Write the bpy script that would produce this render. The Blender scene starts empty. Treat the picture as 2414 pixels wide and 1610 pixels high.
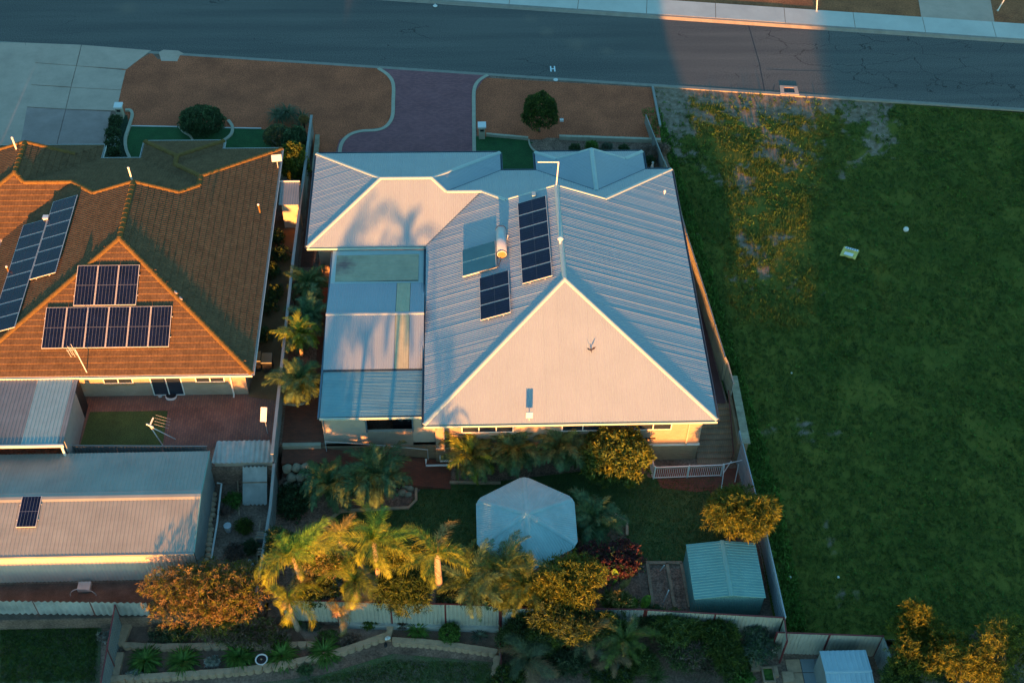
import bpy, math, random
import numpy as np
from mathutils import Vector, Matrix, noise
random.seed(11); RNG = np.random.default_rng(5)
sc = bpy.context.scene
COL = sc.collection
rad = math.radians

# ------------------------------------------------------------------ camera
FOC, PIT, YAW, ROL = 3005.4, 0.83717, -0.0580013, 0.0293519      # focal length in photo pixels (2414 wide)
CAM = np.array([2.01572, -40.27465, 53.56691])
_f = np.array([-math.sin(YAW)*math.cos(PIT), math.cos(YAW)*math.cos(PIT), -math.sin(PIT)])
_r0 = np.array([math.cos(YAW), math.sin(YAW), 0.0]); _u0 = np.cross(_r0, _f)
_r = _r0*math.cos(ROL)+_u0*math.sin(ROL); _u = -_r0*math.sin(ROL)+_u0*math.cos(ROL)
cd = bpy.data.cameras.new('camera'); cam = bpy.data.objects.new('camera', cd); COL.objects.link(cam)
cam.matrix_world = Matrix(((_r[0], _u[0], -_f[0], CAM[0]), (_r[1], _u[1], -_f[1], CAM[1]), (_r[2], _u[2], -_f[2], CAM[2]), (0, 0, 0, 1)))
cd.sensor_fit = 'HORIZONTAL'; cd.sensor_width = 36.0; cd.lens = FOC/2414*36; cd.clip_start = 1; cd.clip_end = 3000
sc.camera = cam

# ------------------------------------------------------------------ light
SUN_EL, SUN_AZ = 3.5, 3.0      # elevation; the shadows fall north, 3 degrees towards the east
w = bpy.data.worlds.new("World"); sc.world = w; w.use_nodes = True
nt = w.node_tree; nt.nodes.clear()
sky = nt.nodes.new('ShaderNodeTexSky'); sky.sky_type = 'NISHITA'; sky.sun_disc = False
sky.sun_elevation = rad(SUN_EL); sky.sun_rotation = rad(180+SUN_AZ); sky.air_density = 1.0; sky.dust_density = 0.6; sky.ozone_density = 2.0
mul = nt.nodes.new('ShaderNodeMix'); mul.data_type = 'RGBA'; mul.blend_type = 'MULTIPLY'; mul.inputs[0].default_value = 1
mul.inputs[7].default_value = (0.57, 0.96, 1.03, 1)
bg = nt.nodes.new('ShaderNodeBackground'); bg.inputs[1].default_value = 0.15
wo = nt.nodes.new('ShaderNodeOutputWorld')
nt.links.new(sky.outputs[0], mul.inputs[6]); nt.links.new(mul.outputs[2], bg.inputs[0]); nt.links.new(bg.outputs[0], wo.inputs[0])
sd = bpy.data.lights.new('sun', 'SUN'); sd.energy = 4.8; sd.angle = rad(0.9); sd.color = (1.0, 0.355, 0.075)
so = bpy.data.objects.new('sun', sd); COL.objects.link(so)
_sd = Vector((-math.sin(rad(SUN_AZ))*math.cos(rad(SUN_EL)), -math.cos(rad(SUN_AZ))*math.cos(rad(SUN_EL)), math.sin(rad(SUN_EL))))
so.rotation_euler = _sd.to_track_quat('Z', 'Y').to_euler(); so.location = (0, -30, 30)
vs = sc.view_settings; vs.view_transform = 'Standard'; vs.look = 'None'; vs.exposure = 2.06; vs.gamma = 1; vs.use_curve_mapping = False

# ------------------------------------------------------------------ surveying the place from the photograph
def spot(px, py, z=0.0):
    d = _f + (px-1207)/FOC*_r - (py-805)/FOC*_u
    t = (z-CAM[2])/d[2]
    p = CAM + d*t
    return Vector((p[0], p[1], z))
def spots(l, z=0.0): return [spot(a, b, z) for a, b in l]
def at_y(px, py, Y):
    d = _f + (px-1207)/FOC*_r - (py-805)/FOC*_u
    t = (Y-CAM[1])/d[1]; p = CAM + d*t
    return Vector(p)

# ------------------------------------------------------------------ materials
MATS = {}
def mat(name, col, rough=0.7, var=0.15, scale=3.0, bump=0.0, bscale=40.0, metal=0.0, spec=0.4, col2=None, trans=0.0, fine=0.0, fscale=60, alpha=1.0):
    if name in MATS: return MATS[name]
    m = bpy.data.materials.new(name); m.use_nodes = True; n = m.node_tree; N = n.nodes; L = n.links
    b = N['Principled BSDF']; b.inputs['Roughness'].default_value = rough; b.inputs['Metallic'].default_value = metal
    b.inputs['Specular IOR Level'].default_value = spec
    tc = N.new('ShaderNodeNewGeometry')
    nz = N.new('ShaderNodeTexNoise'); nz.inputs['Scale'].default_value = scale; nz.inputs['Detail'].default_value = 5; nz.inputs['Roughness'].default_value = 0.65
    L.new(tc.outputs['Position'], nz.inputs['Vector'])
    rp = N.new('ShaderNodeValToRGB'); c2 = col2 or tuple(c*(1-var) for c in col)
    c1 = tuple(min(1, c*(1+var*0.6)) for c in col)
    rp.color_ramp.elements[0].position = 0.32; rp.color_ramp.elements[1].position = 0.68
    rp.color_ramp.elements[0].color = (*c2, 1); rp.color_ramp.elements[1].color = (*c1, 1)
    L.new(nz.outputs[0], rp.inputs[0]); out = rp.outputs[0]
    if fine:
        n2 = N.new('ShaderNodeTexNoise'); n2.inputs['Scale'].default_value = fscale; n2.inputs['Detail'].default_value = 2
        L.new(tc.outputs['Position'], n2.inputs['Vector'])
        mr = N.new('ShaderNodeMapRange'); mr.inputs[1].default_value = .3; mr.inputs[2].default_value = .7
        mr.inputs[3].default_value = 1-fine; mr.inputs[4].default_value = 1+fine; L.new(n2.outputs[0], mr.inputs[0])
        mx = N.new('ShaderNodeMix'); mx.data_type = 'RGBA'; mx.blend_type = 'MULTIPLY'; mx.inputs[0].default_value = 1
        L.new(out, mx.inputs[6]); L.new(mr.outputs[0], mx.inputs[7]); out = mx.outputs[2]
    L.new(out, b.inputs['Base Color'])
    if bump:
        n3 = N.new('ShaderNodeTexNoise'); n3.inputs['Scale'].default_value = bscale; n3.inputs['Detail'].default_value = 3
        L.new(tc.outputs['Position'], n3.inputs['Vector'])
        bp = N.new('ShaderNodeBump'); bp.inputs['Strength'].default_value = bump; bp.inputs['Distance'].default_value = 0.02
        L.new(n3.outputs[0], bp.inputs['Height']); L.new(bp.outputs[0], b.inputs['Normal'])
    if trans:
        tr = N.new('ShaderNodeBsdfTranslucent'); L.new(out, tr.inputs[0])
        ms = N.new('ShaderNodeMixShader'); ms.inputs[0].default_value = trans
        L.new(b.outputs[0], ms.inputs[1]); L.new(tr.outputs[0], ms.inputs[2]); L.new(ms.outputs[0], N['Material Output'].inputs[0])
    m['out'] = 1
    MATS[name] = m
    return m
def brickmat(name, c1, c2, mortar, bw, bh, rot=0.0, msize=0.008, axis='XY', bump=.4, var=.3):
    if name in MATS: return MATS[name]
    m = bpy.data.materials.new(name); m.use_nodes = True; n = m.node_tree; N = n.nodes; L = n.links
    b = N['Principled BSDF']; b.inputs['Roughness'].default_value = .85; b.inputs['Specular IOR Level'].default_value = .25
    g = N.new('ShaderNodeNewGeometry'); mp = N.new('ShaderNodeMapping')
    mp.inputs['Rotation'].default_value = {'XY': (0, 0, rot), 'XZ': (rad(90), 0, 0), 'YZ': (rad(90), 0, rad(90))}[axis] if axis != 'YZ' else (0, 0, 0)
    if axis in ('XZ', 'YZ'):
        mp.inputs['Rotation'].default_value = (0, 0, 0)
        sx = N.new('ShaderNodeSeparateXYZ'); cx = N.new('ShaderNodeCombineXYZ'); L.new(g.outputs['Position'], sx.inputs[0])
        ad = N.new('ShaderNodeMath'); ad.operation = 'ADD'; L.new(sx.outputs[0], ad.inputs[0]); L.new(sx.outputs[1], ad.inputs[1])
        L.new(ad.outputs[0], cx.inputs[0]); L.new(sx.outputs[2], cx.inputs[1]); L.new(cx.outputs[0], mp.inputs[0])
    else: L.new(g.outputs['Position'], mp.inputs[0])
    br = N.new('ShaderNodeTexBrick'); br.inputs['Scale'].default_value = 1; br.inputs['Brick Width'].default_value = bw; br.inputs['Row Height'].default_value = bh
    br.inputs['Mortar Size'].default_value = msize; br.inputs['Color1'].default_value = (*c1, 1); br.inputs['Color2'].default_value = (*c2, 1); br.inputs['Mortar'].default_value = (*mortar, 1)
    L.new(mp.outputs[0], br.inputs[0])
    nz = N.new('ShaderNodeTexNoise'); nz.inputs['Scale'].default_value = .8; nz.inputs['Detail'].default_value = 6; L.new(g.outputs['Position'], nz.inputs[0])
    mr = N.new('ShaderNodeMapRange'); mr.inputs[1].default_value = .3; mr.inputs[2].default_value = .7; mr.inputs[3].default_value = 1-var; mr.inputs[4].default_value = 1+var*.6; L.new(nz.outputs[0], mr.inputs[0])
    mx = N.new('ShaderNodeMix'); mx.data_type = 'RGBA'; mx.blend_type = 'MULTIPLY'; mx.inputs[0].default_value = 1
    L.new(br.outputs[0], mx.inputs[6]); L.new(mr.outputs[0], mx.inputs[7]); L.new(mx.outputs[2], b.inputs['Base Color'])
    bp = N.new('ShaderNodeBump'); bp.inputs['Strength'].default_value = bump; bp.inputs['Distance'].default_value = .01; bp.invert = True
    L.new(br.outputs[1], bp.inputs['Height']); L.new(bp.outputs[0], b.inputs['Normal'])
    MATS[name] = m; return m

M = {}
M['roof_paint'] = mat('roof_paint', (.335, .405, .435), .5, .05, .6, fine=.02, fscale=9)
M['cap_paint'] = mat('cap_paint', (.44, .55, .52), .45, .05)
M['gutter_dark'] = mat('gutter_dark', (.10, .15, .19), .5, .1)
M['gutter_white'] = mat('gutter_white', (.62, .62, .58), .5, .05)
M['skillion'] = mat('skillion_paint', (.20, .36, .38), .5, .12, .8)
M['fibreglass'] = mat('fibreglass', (.42, .41, .28), .45, .2, 1.2)
M['fibre_yellow'] = mat('fibreglass_yellow', (.50, .48, .30), .45, .12, 2)
M['tile'] = mat('roof_tile', (.165, .098, .048), .85, .22, 2.0, spec=.10, fine=.16, fscale=7, bump=.2)
M['tile_cap'] = mat('roof_tile_cap', (.19, .115, .035), .85, .2, 5, spec=.12, fine=.1)
M['cream_brick'] = brickmat('cream_brick', (.42, .31, .23), (.37, .27, .19), (.32, .25, .19), .24, .086, axis='XZ', var=.15)
M['render'] = mat('wall_render', (.46, .39, .31), .85, .08, 2, bump=.2)
M['white'] = mat('white_paint', (.78, .77, .72), .5, .05)
M['glass'] = mat('dark_glass', (.02, .03, .045), .12, .1, spec=.6)
M['asphalt'] = None
M['concrete'] = mat('concrete', (.57, .41, .31), .9, .14, .7, fine=.08, fscale=30, bump=.2)
M['path_concrete'] = mat('path_concrete', (.62, .60, .52), .85, .10, .5, fine=.06, fscale=30, bump=.1)
M['kerb'] = mat('kerb_concrete', (.30, .27, .22), .9, .15, 2, fine=.1)
M['edging'] = mat('cream_edging', (.46, .42, .31), .85, .12, 3, bump=.2)
M['gravel'] = mat('red_gravel', (.47, .122, .052), .95, .30, .5, fine=.5, fscale=13, bump=.6, bscale=30)
M['mulch'] = mat('bark_mulch', (.27, .16, .11), .95, .4, 2, fine=.5, fscale=12, bump=.8, bscale=14)
M['soil'] = mat('soil', (.26, .17, .12), .95, .4, 1.2, fine=.35, fscale=10, bump=.6)
M['red_soil'] = mat('red_soil', (.36, .13, .05), .95, .3, .6, fine=.3, fscale=8, bump=.5)
M['turf'] = mat('turf', (.025, .10, .028), .95, .25, 1.0, fine=.4, fscale=30, bump=.6, bscale=40)
M['lawn'] = mat('lawn', (.065, .115, .032), .95, .25, .8, fine=.4, fscale=22, bump=.7, bscale=30)
M['dry_lawn'] = mat('dry_lawn', (.06, .125, .035), .95, .3, .9, col2=(.16, .12, .09), fine=.4, fscale=18, bump=.7)
M['drive_brick'] = brickmat('drive_brick', (.36, .13, .135), (.26, .10, .11), (.19, .10, .11), .23, .115, var=.12)
M['red_paver'] = brickmat('red_paver', (.26, .085, .05), (.19, .07, .045), (.12, .07, .05), .23, .115, rot=.0, var=.2)
M['patio_paver'] = brickmat('patio_paver', (.27, .145, .10), (.20, .11, .085), (.12, .10, .09), .26, .13, rot=rad(90), msize=.014, var=.25)
M['tan_brick'] = brickmat('tan_brick', (.40, .26, .15), (.32, .21, .125), (.26, .2, .14), .24, .09, axis='XZ', var=.15)
M['step_brick'] = brickmat('step_brick', (.50, .28, .16), (.40, .23, .14), (.25, .17, .12), .12, .24, var=.2)
M['fence_cream'] = mat('fence_cream', (.47, .45, .36), .55, .12, 1.2)
M['fence_grey'] = mat('fence_grey', (.28, .29, .27), .6, .15, 1.0)
M['fence_blue'] = mat('fence_blue', (.36, .40, .42), .6, .12, 1)
M['maroon'] = mat('maroon_steel', (.19, .035, .035), .5, .1)
M['fibro'] = mat('fibro_sheet', (.42, .43, .39), .85, .3, 1.0, bump=.2)
M['zinc'] = mat('zinc_sheet', (.37, .37, .31), .5, .16, .6)
M['zinc_grey'] = mat('zinc_grey', (.27, .27, .26), .55, .2, .6)
M['clear_sheet'] = mat('clear_sheet', (.34, .46, .44), .4, .1)
M['green_steel'] = mat('green_steel', (.23, .42, .37), .5, .1, 1)
M['green_wall'] = mat('green_wall', (.16, .30, .27), .5, .1, 1)
M['panel'] = mat('solar_cell', (.006, .012, .04), .25, .3, 2, spec=.25)
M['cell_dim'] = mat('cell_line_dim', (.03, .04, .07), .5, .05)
M['frame'] = mat('aluminium', (.62, .60, .56), .4, .05)
M['cell_line'] = mat('cell_line', (.14, .16, .20), .5, .05)
M['collector'] = mat('collector_glass', (.03, .14, .19), .25, .15, 1)
M['tank'] = mat('tank_steel', (.55, .58, .58), .35, .08)
M['copper'] = mat('tank_end', (.38, .18, .07), .6, .2)
M['black'] = mat('black_plastic', (.02, .02, .022), .5, .2)
M['galv'] = mat('galvanised', (.55, .55, .52), .5, .1)
M['limestone'] = mat('limestone', (.37, .32, .22), .95, .3, 2.5, bump=.6, bscale=12)
M['block'] = mat('tan_block', (.52, .35, .22), .95, .22, 3, bump=.4)
M['sleeper'] = mat('sleeper', (.38, .25, .16), .9, .3, 4)
M['bark'] = mat('bark', (.20, .14, .09), .95, .35, 4, bump=.5)
M['palm_trunk'] = mat('palm_trunk', (.36, .27, .20), .9, .25, 6)
M['dead'] = mat('dead_frond', (.34, .20, .10), .9, .3, 4, trans=.2)
def leaf(name, c, c2=None, v=.4, t=.35, s=2.0): M[name] = mat(name, c, .55, v, s, col2=c2, trans=t, spec=.3, fine=.42, fscale=6); return M[name]
leaf('leaf_dark', (.07, .115, .045)); leaf('leaf_topiary', (.05, .095, .02)); leaf('leaf_palm', (.12, .17, .045), (.065, .11, .035))
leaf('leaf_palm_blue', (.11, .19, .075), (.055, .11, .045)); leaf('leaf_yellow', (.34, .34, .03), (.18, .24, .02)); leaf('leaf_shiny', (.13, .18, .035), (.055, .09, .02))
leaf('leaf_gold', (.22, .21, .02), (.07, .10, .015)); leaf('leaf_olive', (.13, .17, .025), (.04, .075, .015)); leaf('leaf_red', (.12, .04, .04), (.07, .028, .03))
leaf('leaf_orange', (.30, .19, .07), (.17, .13, .04)); leaf('leaf_clivia', (.11, .23, .04)); leaf('leaf_grey', (.13, .17, .11), (.08, .11, .08)); leaf('leaf_cycad', (.12, .15, .075), (.05, .085, .045))
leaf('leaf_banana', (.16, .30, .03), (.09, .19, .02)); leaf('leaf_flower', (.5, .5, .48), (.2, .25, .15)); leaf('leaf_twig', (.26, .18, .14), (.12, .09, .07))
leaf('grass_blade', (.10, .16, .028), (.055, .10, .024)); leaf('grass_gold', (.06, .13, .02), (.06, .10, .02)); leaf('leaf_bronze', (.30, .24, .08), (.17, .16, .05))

def add_stain(m, centre, rad_, col, amt=.8):
    n = m.node_tree; N = n.nodes; L = n.links; b = N['Principled BSDF']; src = b.inputs['Base Color'].links[0].from_socket
    g = N.new('ShaderNodeNewGeometry'); d = N.new('ShaderNodeVectorMath'); d.operation = 'DISTANCE'; d.inputs[1].default_value = centre; L.new(g.outputs['Position'], d.inputs[0])
    nz = N.new('ShaderNodeTexNoise'); nz.inputs['Scale'].default_value = 2.5; nz.inputs['Detail'].default_value = 5; L.new(g.outputs['Position'], nz.inputs[0])
    a = N.new('ShaderNodeMath'); a.operation = 'MULTIPLY_ADD'; a.inputs[1].default_value = 1.2; L.new(nz.outputs[0], a.inputs[0]); L.new(d.outputs['Value'], a.inputs[2])
    mr = N.new('ShaderNodeMapRange'); mr.inputs[1].default_value = rad_+.3; mr.inputs[2].default_value = rad_+1.1; mr.inputs[3].default_value = amt; mr.inputs[4].default_value = 0; L.new(a.outputs[0], mr.inputs[0])
    mx = N.new('ShaderNodeMix'); mx.data_type = 'RGBA'; L.new(mr.outputs[0], mx.inputs[0]); L.new(src, mx.inputs[6]); mx.inputs[7].default_value = (*col, 1); L.new(mx.outputs[2], b.inputs['Base Color'])
add_stain(M['fibreglass'], (-4.7, 11.7, 2.4), .35, (.16, .09, .10))
# ------------------------------------------------------------------ object helpers
def tag(o, label=None, cat=None, group=None, kind=None):
    if label: o['label'] = label
    if cat: o['category'] = cat
    if group: o['group'] = group
    if kind: o['kind'] = kind
    return o
def thing(name, label, cat, loc=(0, 0, 0), rotz=0.0, group=None):
    o = bpy.data.objects.new(name, None); COL.objects.link(o); o.location = loc; o.rotation_euler = (0, 0, rotz)
    o.empty_display_size = .2
    return tag(o, label, cat, group)
def link(name, me, parent=None, mw=None):
    """mw: world matrix; the child keeps that place under its parent"""
    o = bpy.data.objects.new(name, me); COL.objects.link(o)
    if parent is not None: o.parent = parent
    if mw is not None: o.matrix_basis = mw
    return o
class MB:
    def __init__(s): s.v = []; s.f = []
    def add(s, vs, fs):
        k = len(s.v); s.v += [tuple(v) for v in vs]; s.f += [tuple(i+k for i in f) for f in fs]
    def box(s, a, b):
        x0, y0, z0 = a; x1, y1, z1 = b
        s.add([(x0, y0, z0), (x1, y0, z0), (x1, y1, z0), (x0, y1, z0), (x0, y0, z1), (x1, y0, z1), (x1, y1, z1), (x0, y1, z1)],
              [(3, 2, 1, 0), (4, 5, 6, 7), (0, 1, 5, 4), (1, 2, 6, 5), (2, 3, 7, 6), (3, 0, 4, 7)])
    def quad(s, a, b, c, d): s.add([a, b, c, d], [(0, 1, 2, 3)])
    def poly(s, pts, z=None):
        s.add([(p[0], p[1], p[2] if z is None else z) for p in pts], [tuple(range(len(pts)))])
    def prism(s, pts, z0, z1):
        pts = [(p[0], p[1]) for p in pts]
        A = sum(pts[i][0]*pts[(i+1) % len(pts)][1]-pts[(i+1) % len(pts)][0]*pts[i][1] for i in range(len(pts)))
        if A < 0: pts = pts[::-1]
        n = len(pts); s.add([(x, y, z0) for x, y in pts]+[(x, y, z1) for x, y in pts],
                            [tuple(range(n-1, -1, -1)), tuple(range(n, 2*n))]+[(i, (i+1) % n, n+(i+1) % n, n+i) for i in range(n)])
    def bar(s, a, b, w, h=None, up=(0, 0, 1)):
        a = Vector(a); b = Vector(b); h = h or w; d = (b-a).normalized(); u = Vector(up)
        if abs(d.dot(u)) > .98: u = Vector((1, 0, 0))
        x = d.cross(u).normalized()*w/2; y = x.normalized().cross(d).normalized()*h/2
        s.add([a-x-y, a+x-y, a+x+y, a-x+y, b-x-y, b+x-y, b+x+y, b-x+y], [(0, 1, 2, 3), (7, 6, 5, 4), (4, 5, 1, 0), (5, 6, 2, 1), (6, 7, 3, 2), (7, 4, 0, 3)])
    def tube(s, pts, r, n=8):
        pts = [Vector(p) for p in pts]; r = r if hasattr(r, '__len__') else [r]*len(pts); vs = []; fs = []
        for i, p in enumerate(pts):
            d = (pts[min(i+1, len(pts)-1)]-pts[max(i-1, 0)]).normalized(); u = Vector((0, 0, 1)) if abs(d.z) < .9 else Vector((1, 0, 0))
            x = d.cross(u).normalized(); y = d.cross(x)
            for k in range(n): a = 2*math.pi*k/n; vs.append(p+(x*math.cos(a)+y*math.sin(a))*r[i])
        for i in range(len(pts)-1):
            for k in range(n): fs.append((i*n+k, i*n+(k+1) % n, (i+1)*n+(k+1) % n, (i+1)*n+k))
        fs.append(tuple(range(n-1, -1, -1))); fs.append(tuple((len(pts)-1)*n+k for k in range(n)))
        s.add(vs, fs)
    def ball(s, c, rx, ry=None, rz=None, n=10, m=7):
        ry = ry or rx; rz = rz or rx; vs = []; fs = []
        for j in range(m+1):
            t = math.pi*j/m
            for i in range(n): a = 2*math.pi*i/n; vs.append((c[0]+rx*math.sin(t)*math.cos(a), c[1]+ry*math.sin(t)*math.sin(a), c[2]+rz*math.cos(t)))
        for j in range(m):
            for i in range(n): fs.append((j*n+i, (j+1)*n+i, (j+1)*n+(i+1) % n, j*n+(i+1) % n))
        s.add(vs, fs)
    def mesh(s, name, m, smooth=False):
        me = bpy.data.meshes.new(name); me.from_pydata(s.v, [], s.f); me.materials.append(M[m] if isinstance(m, str) else m)
        if smooth: me.polygons.foreach_set('use_smooth', [True]*len(me.polygons))
        me.update(); return me
    def obj(s, name, m, parent=None, smooth=False, local=False):
        """vertices are in world space; under a parent they are moved into its space unless local"""
        o = link(name, s.mesh(name, m, smooth), parent)
        if parent is not None and not local:
            o.matrix_basis = world_of(parent).inverted()
        return o
def world_of(o):
    m = Matrix.Translation(o.location) @ o.rotation_euler.to_matrix().to_4x4() @ Matrix.Diagonal((*o.scale, 1)) if o.rotation_mode != 'QUATERNION' else o.matrix_basis.copy()
    if o.parent: return world_of(o.parent) @ m
    return m
def struct(name, mb, m, label=None):
    o = mb.obj(name, m); o['kind'] = 'structure'
    if label: o['label'] = label
    return o
def sheet(name, px, z, m, thick=None, parent=None):
    mb = MB(); p = spots(px, z)
    if thick: mb.prism(p, z-thick, z)
    else:
        A = sum(p[i].x*p[(i+1) % len(p)].y-p[(i+1) % len(p)].x*p[i].y for i in range(len(p)))
        mb.poly(p if A > 0 else p[::-1])
    if parent is not None: return mb.obj(name, m, parent)
    return struct(name, mb, m)
def npmesh(name, V, F, m):
    me = bpy.data.meshes.new(name); V = np.asarray(V, dtype=np.float32); F = np.asarray(F, dtype=np.int32); k = F.shape[1]
    me.vertices.add(len(V)); me.vertices.foreach_set('co', V.ravel())
    me.loops.add(F.size); me.loops.foreach_set('vertex_index', F.ravel())
    me.polygons.add(len(F)); me.polygons.foreach_set('loop_start', np.arange(0, F.size, k, dtype=np.int32)); me.polygons.foreach_set('loop_total', np.full(len(F), k, dtype=np.int32))
    me.materials.append(M[m] if isinstance(m, str) else m); me.update(calc_edges=True); return me

# ------------------------------------------------------------------ ribbed / tiled roof planes
FR = {'N': (lambda a, s, o: (a, o-s)), 'S': (lambda a, s, o: (a, o+s)), 'E': (lambda a, s, o: (o-s, a)), 'W': (lambda a, s, o: (o+s, a))}
def to_as(side, p, o): return {'N': (p[0], o-p[1]), 'S': (p[0], p[1]-o), 'E': (p[1], o-p[0]), 'W': (p[1], p[0]-o)}[side]
def traps(poly):
    """split a polygon in (a,s) into trapezoids between successive a values"""
    xs = sorted(set(round(p[0], 5) for p in poly)); n = len(poly); out = []
    for x0, x1 in zip(xs, xs[1:]):
        if x1-x0 < 1e-4: continue
        xm = (x0+x1)/2; hit = []
        for i in range(n):
            (ax, ay), (bx, by) = poly[i], poly[(i+1) % n]
            if (ax-xm)*(bx-xm) < 0: g = lambda x, ax=ax, ay=ay, bx=bx, by=by: ay+(by-ay)*(x-ax)/(bx-ax); hit.append((g(xm), g))
        hit.sort(key=lambda h: h[0])
        for k in range(0, len(hit)-1, 2): out.append((x0, x1, hit[k][1], hit[k+1][1]))
    return out
def corr(a, pitch, amp, kind):
    u = (a/pitch) % 1; k = math.floor(a/pitch); amp = amp*(1+.27*math.sin(k*12.9898+math.sin(k*.37)*3)*math.sin(k*.61)) if kind == 'wave' else amp
    if kind == 'wave' and k % 6 == 0: amp *= 1.25
    if kind == 'wave': return amp*.5*(1+math.cos(2*math.pi*u))
    return amp*max(0, min(1, (abs(u-.5)-.5+.28)*9+1)) if False else (amp if u < .2 else amp*(.3-u)/.1 if u < .3 else amp*(u-.9)/.1 if u > .9 else 0)
def roof_face(mb, side, off, poly, E, t, pitch=.11, amp=.017, kind='wave', seg=6, z0=0.0):
    pl = [to_as(side, p, off) for p in poly]; fr = FR[side]; flip = side in ('N', 'W')
    if kind == 'rib': brk = [0, .2, .3, .9]
    else: brk = [k/seg for k in range(seg)]
    for x0, x1, lo, hi in traps(pl):
        A = [x0]; k = math.floor(x0/pitch)
        while k*pitch < x1:
            for b in brk:
                x = (k+b)*pitch
                if x0+1e-3 < x < x1-1e-3: A.append(x)
            k += 1
        A.append(x1); vs = []; fs = []
        for i, a in enumerate(A):
            h = corr(a, pitch, amp, kind)+z0
            for s in (lo(a), hi(a)):
                x, y = fr(a, s, off); vs.append((x, y, E+t*s+h))
            if i: q = (2*i-2, 2*i, 2*i+1, 2*i-1); fs.append(q[::-1] if flip else q)
        mb.add(vs, fs)
TILE_W, TILE_L = .33, .34
def tprof(a): u = (a/TILE_W*2) % 1; return .018*abs(math.sin(math.pi*u))**.7
def tile_face(mb, full, side, off, poly, E, t):
    pl = [to_as(side, p, off) for p in poly]; fr = FR[side]; flip = side in ('N', 'W'); T = traps(pl)
    smax = max(p[1] for p in pl); C = int(smax/TILE_L)+1; seg = 8
    for c in range(C):
        s0, s1 = c*TILE_L, (c+1)*TILE_L; sh = 0 if c % 2 else TILE_W/2
        for x0, x1, lo, hi in T:
            k0 = math.floor((x0-sh)/TILE_W); k = k0
            while sh+k*TILE_W < x1:
                a0, a1 = sh+k*TILE_W, sh+(k+1)*TILE_W; k += 1
                A0, A1 = max(a0, x0), min(a1, x1)
                if A1-A0 < .01 or (hi(A0) <= s0+.004 and hi(A1) <= s0+.004) or (lo(A0) >= s1 and lo(A1) >= s1): continue
                isfull = a0 >= x0-1e-6 and a1 <= x1+1e-6 and all(lo(a) <= s0+1e-6 and hi(a) >= s1 for a in (a0, a1))
                if isfull and full is not None and side == 'S' : full.append((side, off, a0, s0, E, t)); continue
                n = max(1, round(seg*(A1-A0)/TILE_W)); vs = []; fs = []
                for i in range(n+1):
                    a = A0+(A1-A0)*i/n; l = max(s0, lo(a)); h = min(s1+.02, hi(a)); h = max(h, l)
                    w_ = tprof(a-sh)
                    for s, e in ((l, 0), (l, 1), (h, 1)):
                        x, y = fr(a, s, off); lift = .03*(s1-s)/TILE_L
                        vs.append((x, y, E+t*s+(w_+lift if e else -.005)))
                    if i:
                        b = 3*(i-1)
                        for q in ((b, b+3, b+4, b+1), (b+1, b+4, b+5, b+2)): fs.append(q[::-1] if flip else q)
                mb.add(vs, fs)
def cap_line(mb, a, b, w=.16, h=.05):
    a = Vector(a); b = Vector(b); d = (b-a).normalized(); x = d.cross(Vector((0, 0, 1))).normalized()
    vs = []
    for p in (a, b):
        for u, z in ((-1, -.035), (-.55, .6*h), (0, h), (.55, .6*h), (1, -.035)): vs.append(p+x*w*u+Vector((0, 0, z)))
    mb.add(vs, [(i, i+1, i+6, i+5) for i in range(4)]+[(4, 3, 2, 1, 0), (5, 6, 7, 8, 9)])
def gutter(mb, a, b, out, w=.12, h=.13, z=0):
    """square gutter along the eave a-b, outwards by the unit vector out"""
    a = Vector(a)+Vector((0, 0, z)); b = Vector(b)+Vector((0, 0, z)); o = Vector(out)*w
    mb.add([a, b, b+o, a+o, a-Vector((0, 0, h)), b-Vector((0, 0, h)), b+o-Vector((0, 0, h)), a+o-Vector((0, 0, h))], [(0, 1, 5, 4), (4, 5, 6, 7), (7, 6, 2, 3)])
    mb.bar(a+o, b+o, .02, .02); mb.bar(a+o*.02, b+o*.02, .012, .03)

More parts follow.
